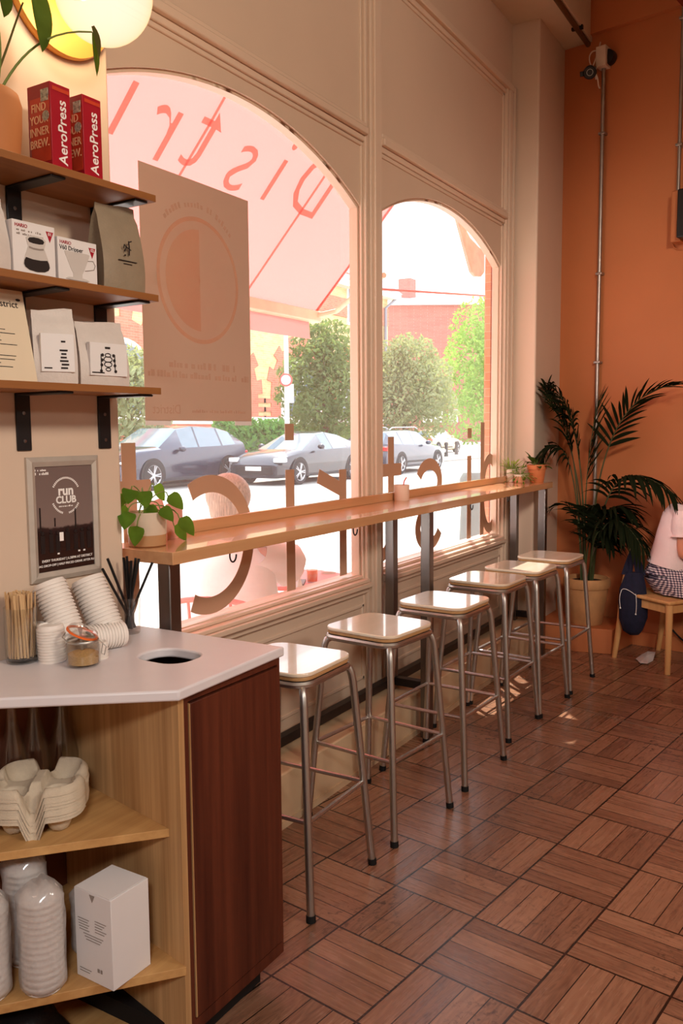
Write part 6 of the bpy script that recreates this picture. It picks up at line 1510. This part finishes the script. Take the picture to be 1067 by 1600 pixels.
for pxc in (190, 346, 470, 556):
    xc = at_y(pxc, 600, YA).x; w = 1.85; zs = at_y(346, 612, YA).z; z0 = at_y(346, 656, YA).z
    def half(r, zb): return [(xc+r, zb), (xc-r, zb)]+[(xc-r*math.cos(PI*k/16), zs+r*math.sin(PI*k/16)) for k in range(17)]
    f = MB(); 
    pts = []
    for k in range(8): pts.append((k, 0))
    ro = MB()
    for k in range(14):
        a0, a1 = PI*k/14, PI*(k+1)/14; rr = w*1.42 if k % 2 else w*1.62
        ro.prism([(xc+w*math.cos(a0), zs+w*math.sin(a0)), (xc+rr*math.cos(a0), zs+rr*math.sin(a0)), (xc+rr*math.cos(a1), zs+rr*math.sin(a1)), (xc+w*math.cos(a1), zs+w*math.sin(a1))], YA-0.05, YA+0.05, 'Y')
    for k in range(6):
        rr = w*1.42 if k % 2 else w*1.75; za = z0+(zs-z0)*k/6; zb = z0+(zs-z0)*(k+1)/6
        for s in (-1, 1): x0, x1 = sorted((xc+s*w, xc+s*rr)); ro.box((x0, YA-0.05, za), (x1, YA+0.05, zb))
    ro.build('brick_arch', m_rb, A_, smooth=0)
    wn = MB().prism(half(w, z0), YA-0.08, YA+0.05, 'Y').build('window', m_stone, A_, smooth=0)
    MB().prism(half(w*0.88, z0+0.2), YA-0.10, YA-0.07, 'Y').build('pane', m_pane, wn, smooth=0)
    mu = MB(); mu.box((xc-0.07, YA-0.13, z0), (xc+0.07, YA-0.09, zs+w*0.88)).box((xc-w*0.88, YA-0.13, zs-0.07), (xc+w*0.88, YA-0.09, zs+0.07)); mu.build('glazing_bar', m_stone, wn, smooth=0)
    wu = MB().box((xc-1.0, YA-0.08, zs+4.0), (xc+1.0, YA+0.05, zs+6.3)).build('window', m_stone, A_, smooth=0)
    MB().box((xc-0.85, YA-0.10, zs+4.15), (xc+0.85, YA-0.07, zs+6.15)).build('pane', m_pane, wu, smooth=0)
    MB().box((xc-1.4, YA-0.04, zs+6.3), (xc+1.4, YA+0.05, zs+6.8)).build('lintel', m_rb, A_, smooth=0)
# far red brick building
FWD = RW @ Vector((0, 0, 1))
def at_f(x, y, F): return CAM+ray(x, y)*F
F_ = 92.0
pL, pR = at_f(598, 600, F_), at_f(800, 600, F_); topz = at_f(700, 474, F_).z
Bd = thing('brick_hall', 'plain red brick hall with a pale roof beyond the junction', 'building', ((pL.x+pR.x)/2, (pL.y+pR.y)/2, GZ))
dv = (pR-pL); dv.z = 0; nv = Vector((-dv.y, dv.x, 0)).normalized()
if nv.dot(FWD) < 0: nv = -nv
def quadp(off0, off1): return [((pL+nv*off0).x, (pL+nv*off0).y), ((pR+nv*off0).x, (pR+nv*off0).y), ((pR+nv*off1).x, (pR+nv*off1).y), ((pL+nv*off1).x, (pL+nv*off1).y)]
MB().prism(quadp(0, 14), GZ, topz, 'Z').build('wall', m_rb2, Bd, smooth=0)
r0, r1 = at_f(598, 476, F_-0.5), at_f(800, 470, F_-0.5)
a = [pL+nv*-0.5, pR+nv*-0.5, pR+nv*9, pL+nv*9]
MB().add([(a[0].x, a[0].y, topz), (a[1].x, a[1].y, topz), (a[2].x, a[2].y, topz+2.2), (a[3].x, a[3].y, topz+2.2), (a[0].x, a[0].y, topz-0.3), (a[1].x, a[1].y, topz-0.3), (a[2].x, a[2].y, topz-0.3), (a[3].x, a[3].y, topz-0.3)], [(0, 1, 2, 3), (4, 7, 6, 5), (0, 4, 5, 1), (1, 5, 6, 2), (2, 6, 7, 3), (3, 7, 4, 0)]).build('roof', paint('pale_roof', (214, 214, 216), 0.7), Bd, smooth=0)
cq_ = at_f(636, 450, F_+4); MB().box((cq_.x-0.75, cq_.y-0.75, topz), (cq_.x+0.75, cq_.y+0.75, at_f(636, 437, F_+4).z)).build('chimney', m_rb2, Bd, smooth=0)
for x in (668, 708, 684): 
    w0 = at_f(x, 650, F_-0.1); MB().box((-0.5, -0.1, -0.7), (0.5, 0.1, 0.7), Matrix.Translation(w0) @ Matrix.Rotation(math.atan2(dv.y, dv.x), 4, 'Z')).build('window', m_stone, Bd, smooth=0)
# sign post
sp = gp(449, 700, 15.7); rp = 0.055
t = thing('sign_post', 'pale street post with a round and a rectangular sign, before the brick building', 'post', sp)
MB().tube([sp, sp+Vector((0, 0, 7.5))], [0.09, 0.055], 12).build('pole', m_stone, t)
nrm = Vector((-0.85, -0.52, 0)).normalized(); tq = Vector((0, 0, 1)).cross(nrm).normalized()
def facing(c): 
    return Matrix(((tq.x, 0, nrm.x, c.x), (tq.y, 0, nrm.y, c.y), (tq.z, 1, nrm.z, c.z), (0, 0, 0, 1)))
c1 = at_y(447, 594, 15.7)+nrm*0.10; Mx = facing(c1)
MB().lathe([(0, 0), (0.21, 0), (0.21, 0.02), (0, 0.02)], 28, (0, 0, 0), Mx).build('round_sign', paint('sign_red', (220, 90, 84), 0.5), t)
MB().lathe([(0, 0.021), (0.155, 0.021), (0.155, 0.024), (0, 0.024)], 28, (0, 0, 0), Mx).build('round_sign_face', m_white, t)
c2 = at_y(452, 615, 15.7)+nrm*0.10
MB().box((-0.15, -0.30, 0), (0.15, 0.30, 0.02), facing(c2)).build('panel_sign', m_white, t, smooth=0)
for x, y, Y, nm in ((697, 714, 18.1, 'dark iron bollard at the junction, the one closer to the estate car'), (713, 711, 18.9, 'dark iron bollard at the junction, under the pale hatchback')):
    b = gp(x, y, Y); t = thing('iron_bollard', nm, 'bollard', b, 0, 'iron bollards at the junction')
    MB().lathe([(0, 0), (0.11, 0), (0.10, 0.1), (0.08, 0.55), (0.11, 0.60), (0.09, 0.72), (0, 0.75)], 16).build('post', paint('iron', (70, 66, 66), 0.6), t, world=False)
kb = MB().box((-60, 15.75, GZ), (220, 15.9, GZ+0.062)).build('kerb_line', paint('kerb_stone', (150, 146, 140), 0.9), smooth=0); struct(kb)

# ------------------------------------------------------------------ light, world, camera
w = bpy.data.worlds.new('World'); SC.world = w; w.use_nodes = True; nt = w.node_tree; nt.nodes.clear()
bg = N(nt, 'ShaderNodeBackground'); wo = N(nt, 'ShaderNodeOutputWorld')
tc = N(nt, 'ShaderNodeTexCoord'); sp_ = N(nt, 'ShaderNodeSeparateXYZ'); L(nt, tc.outputs['Generated'], sp_.inputs[0])
colr = ramp(nt, sp_.outputs['Z'], [(0.0, (1.0, 0.97, 0.94, 1)), (0.25, (0.98, 0.98, 1.0, 1)), (1.0, (0.72, 0.84, 1.0, 1))])
L(nt, colr, bg.inputs[0]); bg.inputs[1].default_value = SKY; L(nt, bg.outputs[0], wo.inputs[0])
sl = bpy.data.lights.new('sun', 'SUN'); sl.energy = SUN; sl.angle = math.radians(0.6); sl.color = (1.0, 0.93, 0.82)
so_ = bpy.data.objects.new('sun', sl); COL.objects.link(so_); so_.rotation_euler = Vector((0.38, 0.32, 0.866)).to_track_quat('Z', 'Y').to_euler()
def lamp(x, y, z, e, size, col=(1.0, 0.80, 0.58)):  # unseen fill light, added to brighten the counter and floor
    l = bpy.data.lights.new('fill_light', 'AREA'); l.shape = 'DISK'; l.size = size; l.energy = e; l.color = col
    o = bpy.data.objects.new('fill_light', l); COL.objects.link(o); o.location = (x, y, z)
for x, y, z, e, s_, c_ in FILLS: lamp(x, y, z, e, s_, c_)
for nm_, e_, sz2, frm, aim_, cc_ in (('fill_spot', SPOT2, 34, (-0.6, -1.2, 3.2), (5.45, 1.35, 1.55), (1.0, 0.86, 0.74)),):  # added spot that brightens the column and terracotta wall
    tl_ = bpy.data.lights.new(nm_, 'SPOT'); tl_.energy = e_; tl_.spot_size = math.radians(sz2); tl_.spot_blend = 1.0; tl_.shadow_soft_size = 0.3; tl_.color = cc_
    to_ = bpy.data.objects.new(nm_, tl_); COL.objects.link(to_); to_.location = frm; to_.rotation_euler = (Vector(aim_)-Vector(frm)).to_track_quat('-Z', 'Y').to_euler()
tl_ = bpy.data.lights.new('fill_spot', 'SPOT'); tl_.energy = SPOT; tl_.spot_size = math.radians(72); tl_.spot_blend = 0.8; tl_.shadow_soft_size = 0.35; tl_.color = (1.0, 0.86, 0.70)  # added unseen spot, washes the upper window wall with warm fill
to_ = bpy.data.objects.new('fill_spot', tl_); COL.objects.link(to_); to_.location = (0.7, -2.3, 3.5); to_.rotation_euler = (Vector((2.1, 1.9, 2.7))-Vector((0.7, -2.3, 3.5))).to_track_quat('-Z', 'Y').to_euler()
for cx, hw in BAYS:
    l = bpy.data.lights.new('sky_portal', 'AREA'); l.shape = 'RECTANGLE'; l.size = 2*hw; l.size_y = 1.9; l.cycles.is_portal = True
    o = bpy.data.objects.new('sky_portal', l); COL.objects.link(o); o.location = (cx, 2.0, 1.68); o.rotation_euler = (-PI/2, 0, 0)
cam = bpy.data.cameras.new('camera'); co_ = bpy.data.objects.new('camera', cam); COL.objects.link(co_)
cam.sensor_fit = 'VERTICAL'; cam.sensor_height = 36.0; cam.lens = FOC*36.0/1600.0; cam.clip_end = 500
Rm = Matrix((( RW[0][0], -RW[0][1], -RW[0][2]), (RW[1][0], -RW[1][1], -RW[1][2]), (RW[2][0], -RW[2][1], -RW[2][2])))
co_.matrix_world = Matrix.Translation(CAM) @ Rm.to_4x4()
SC.camera = co_
SC.view_settings.view_transform = 'Standard'; SC.view_settings.look = 'None'; SC.view_settings.exposure = EXPO; SC.view_settings.gamma = 1.0
SC.cycles.use_denoising = True; SC.cycles.max_bounces = 10; SC.cycles.diffuse_bounces = 5; SC.cycles.transparent_max_bounces = 24
SC.cycles.sample_clamp_indirect = 6.0; SC.cycles.caustics_reflective = False; SC.cycles.caustics_refractive = False
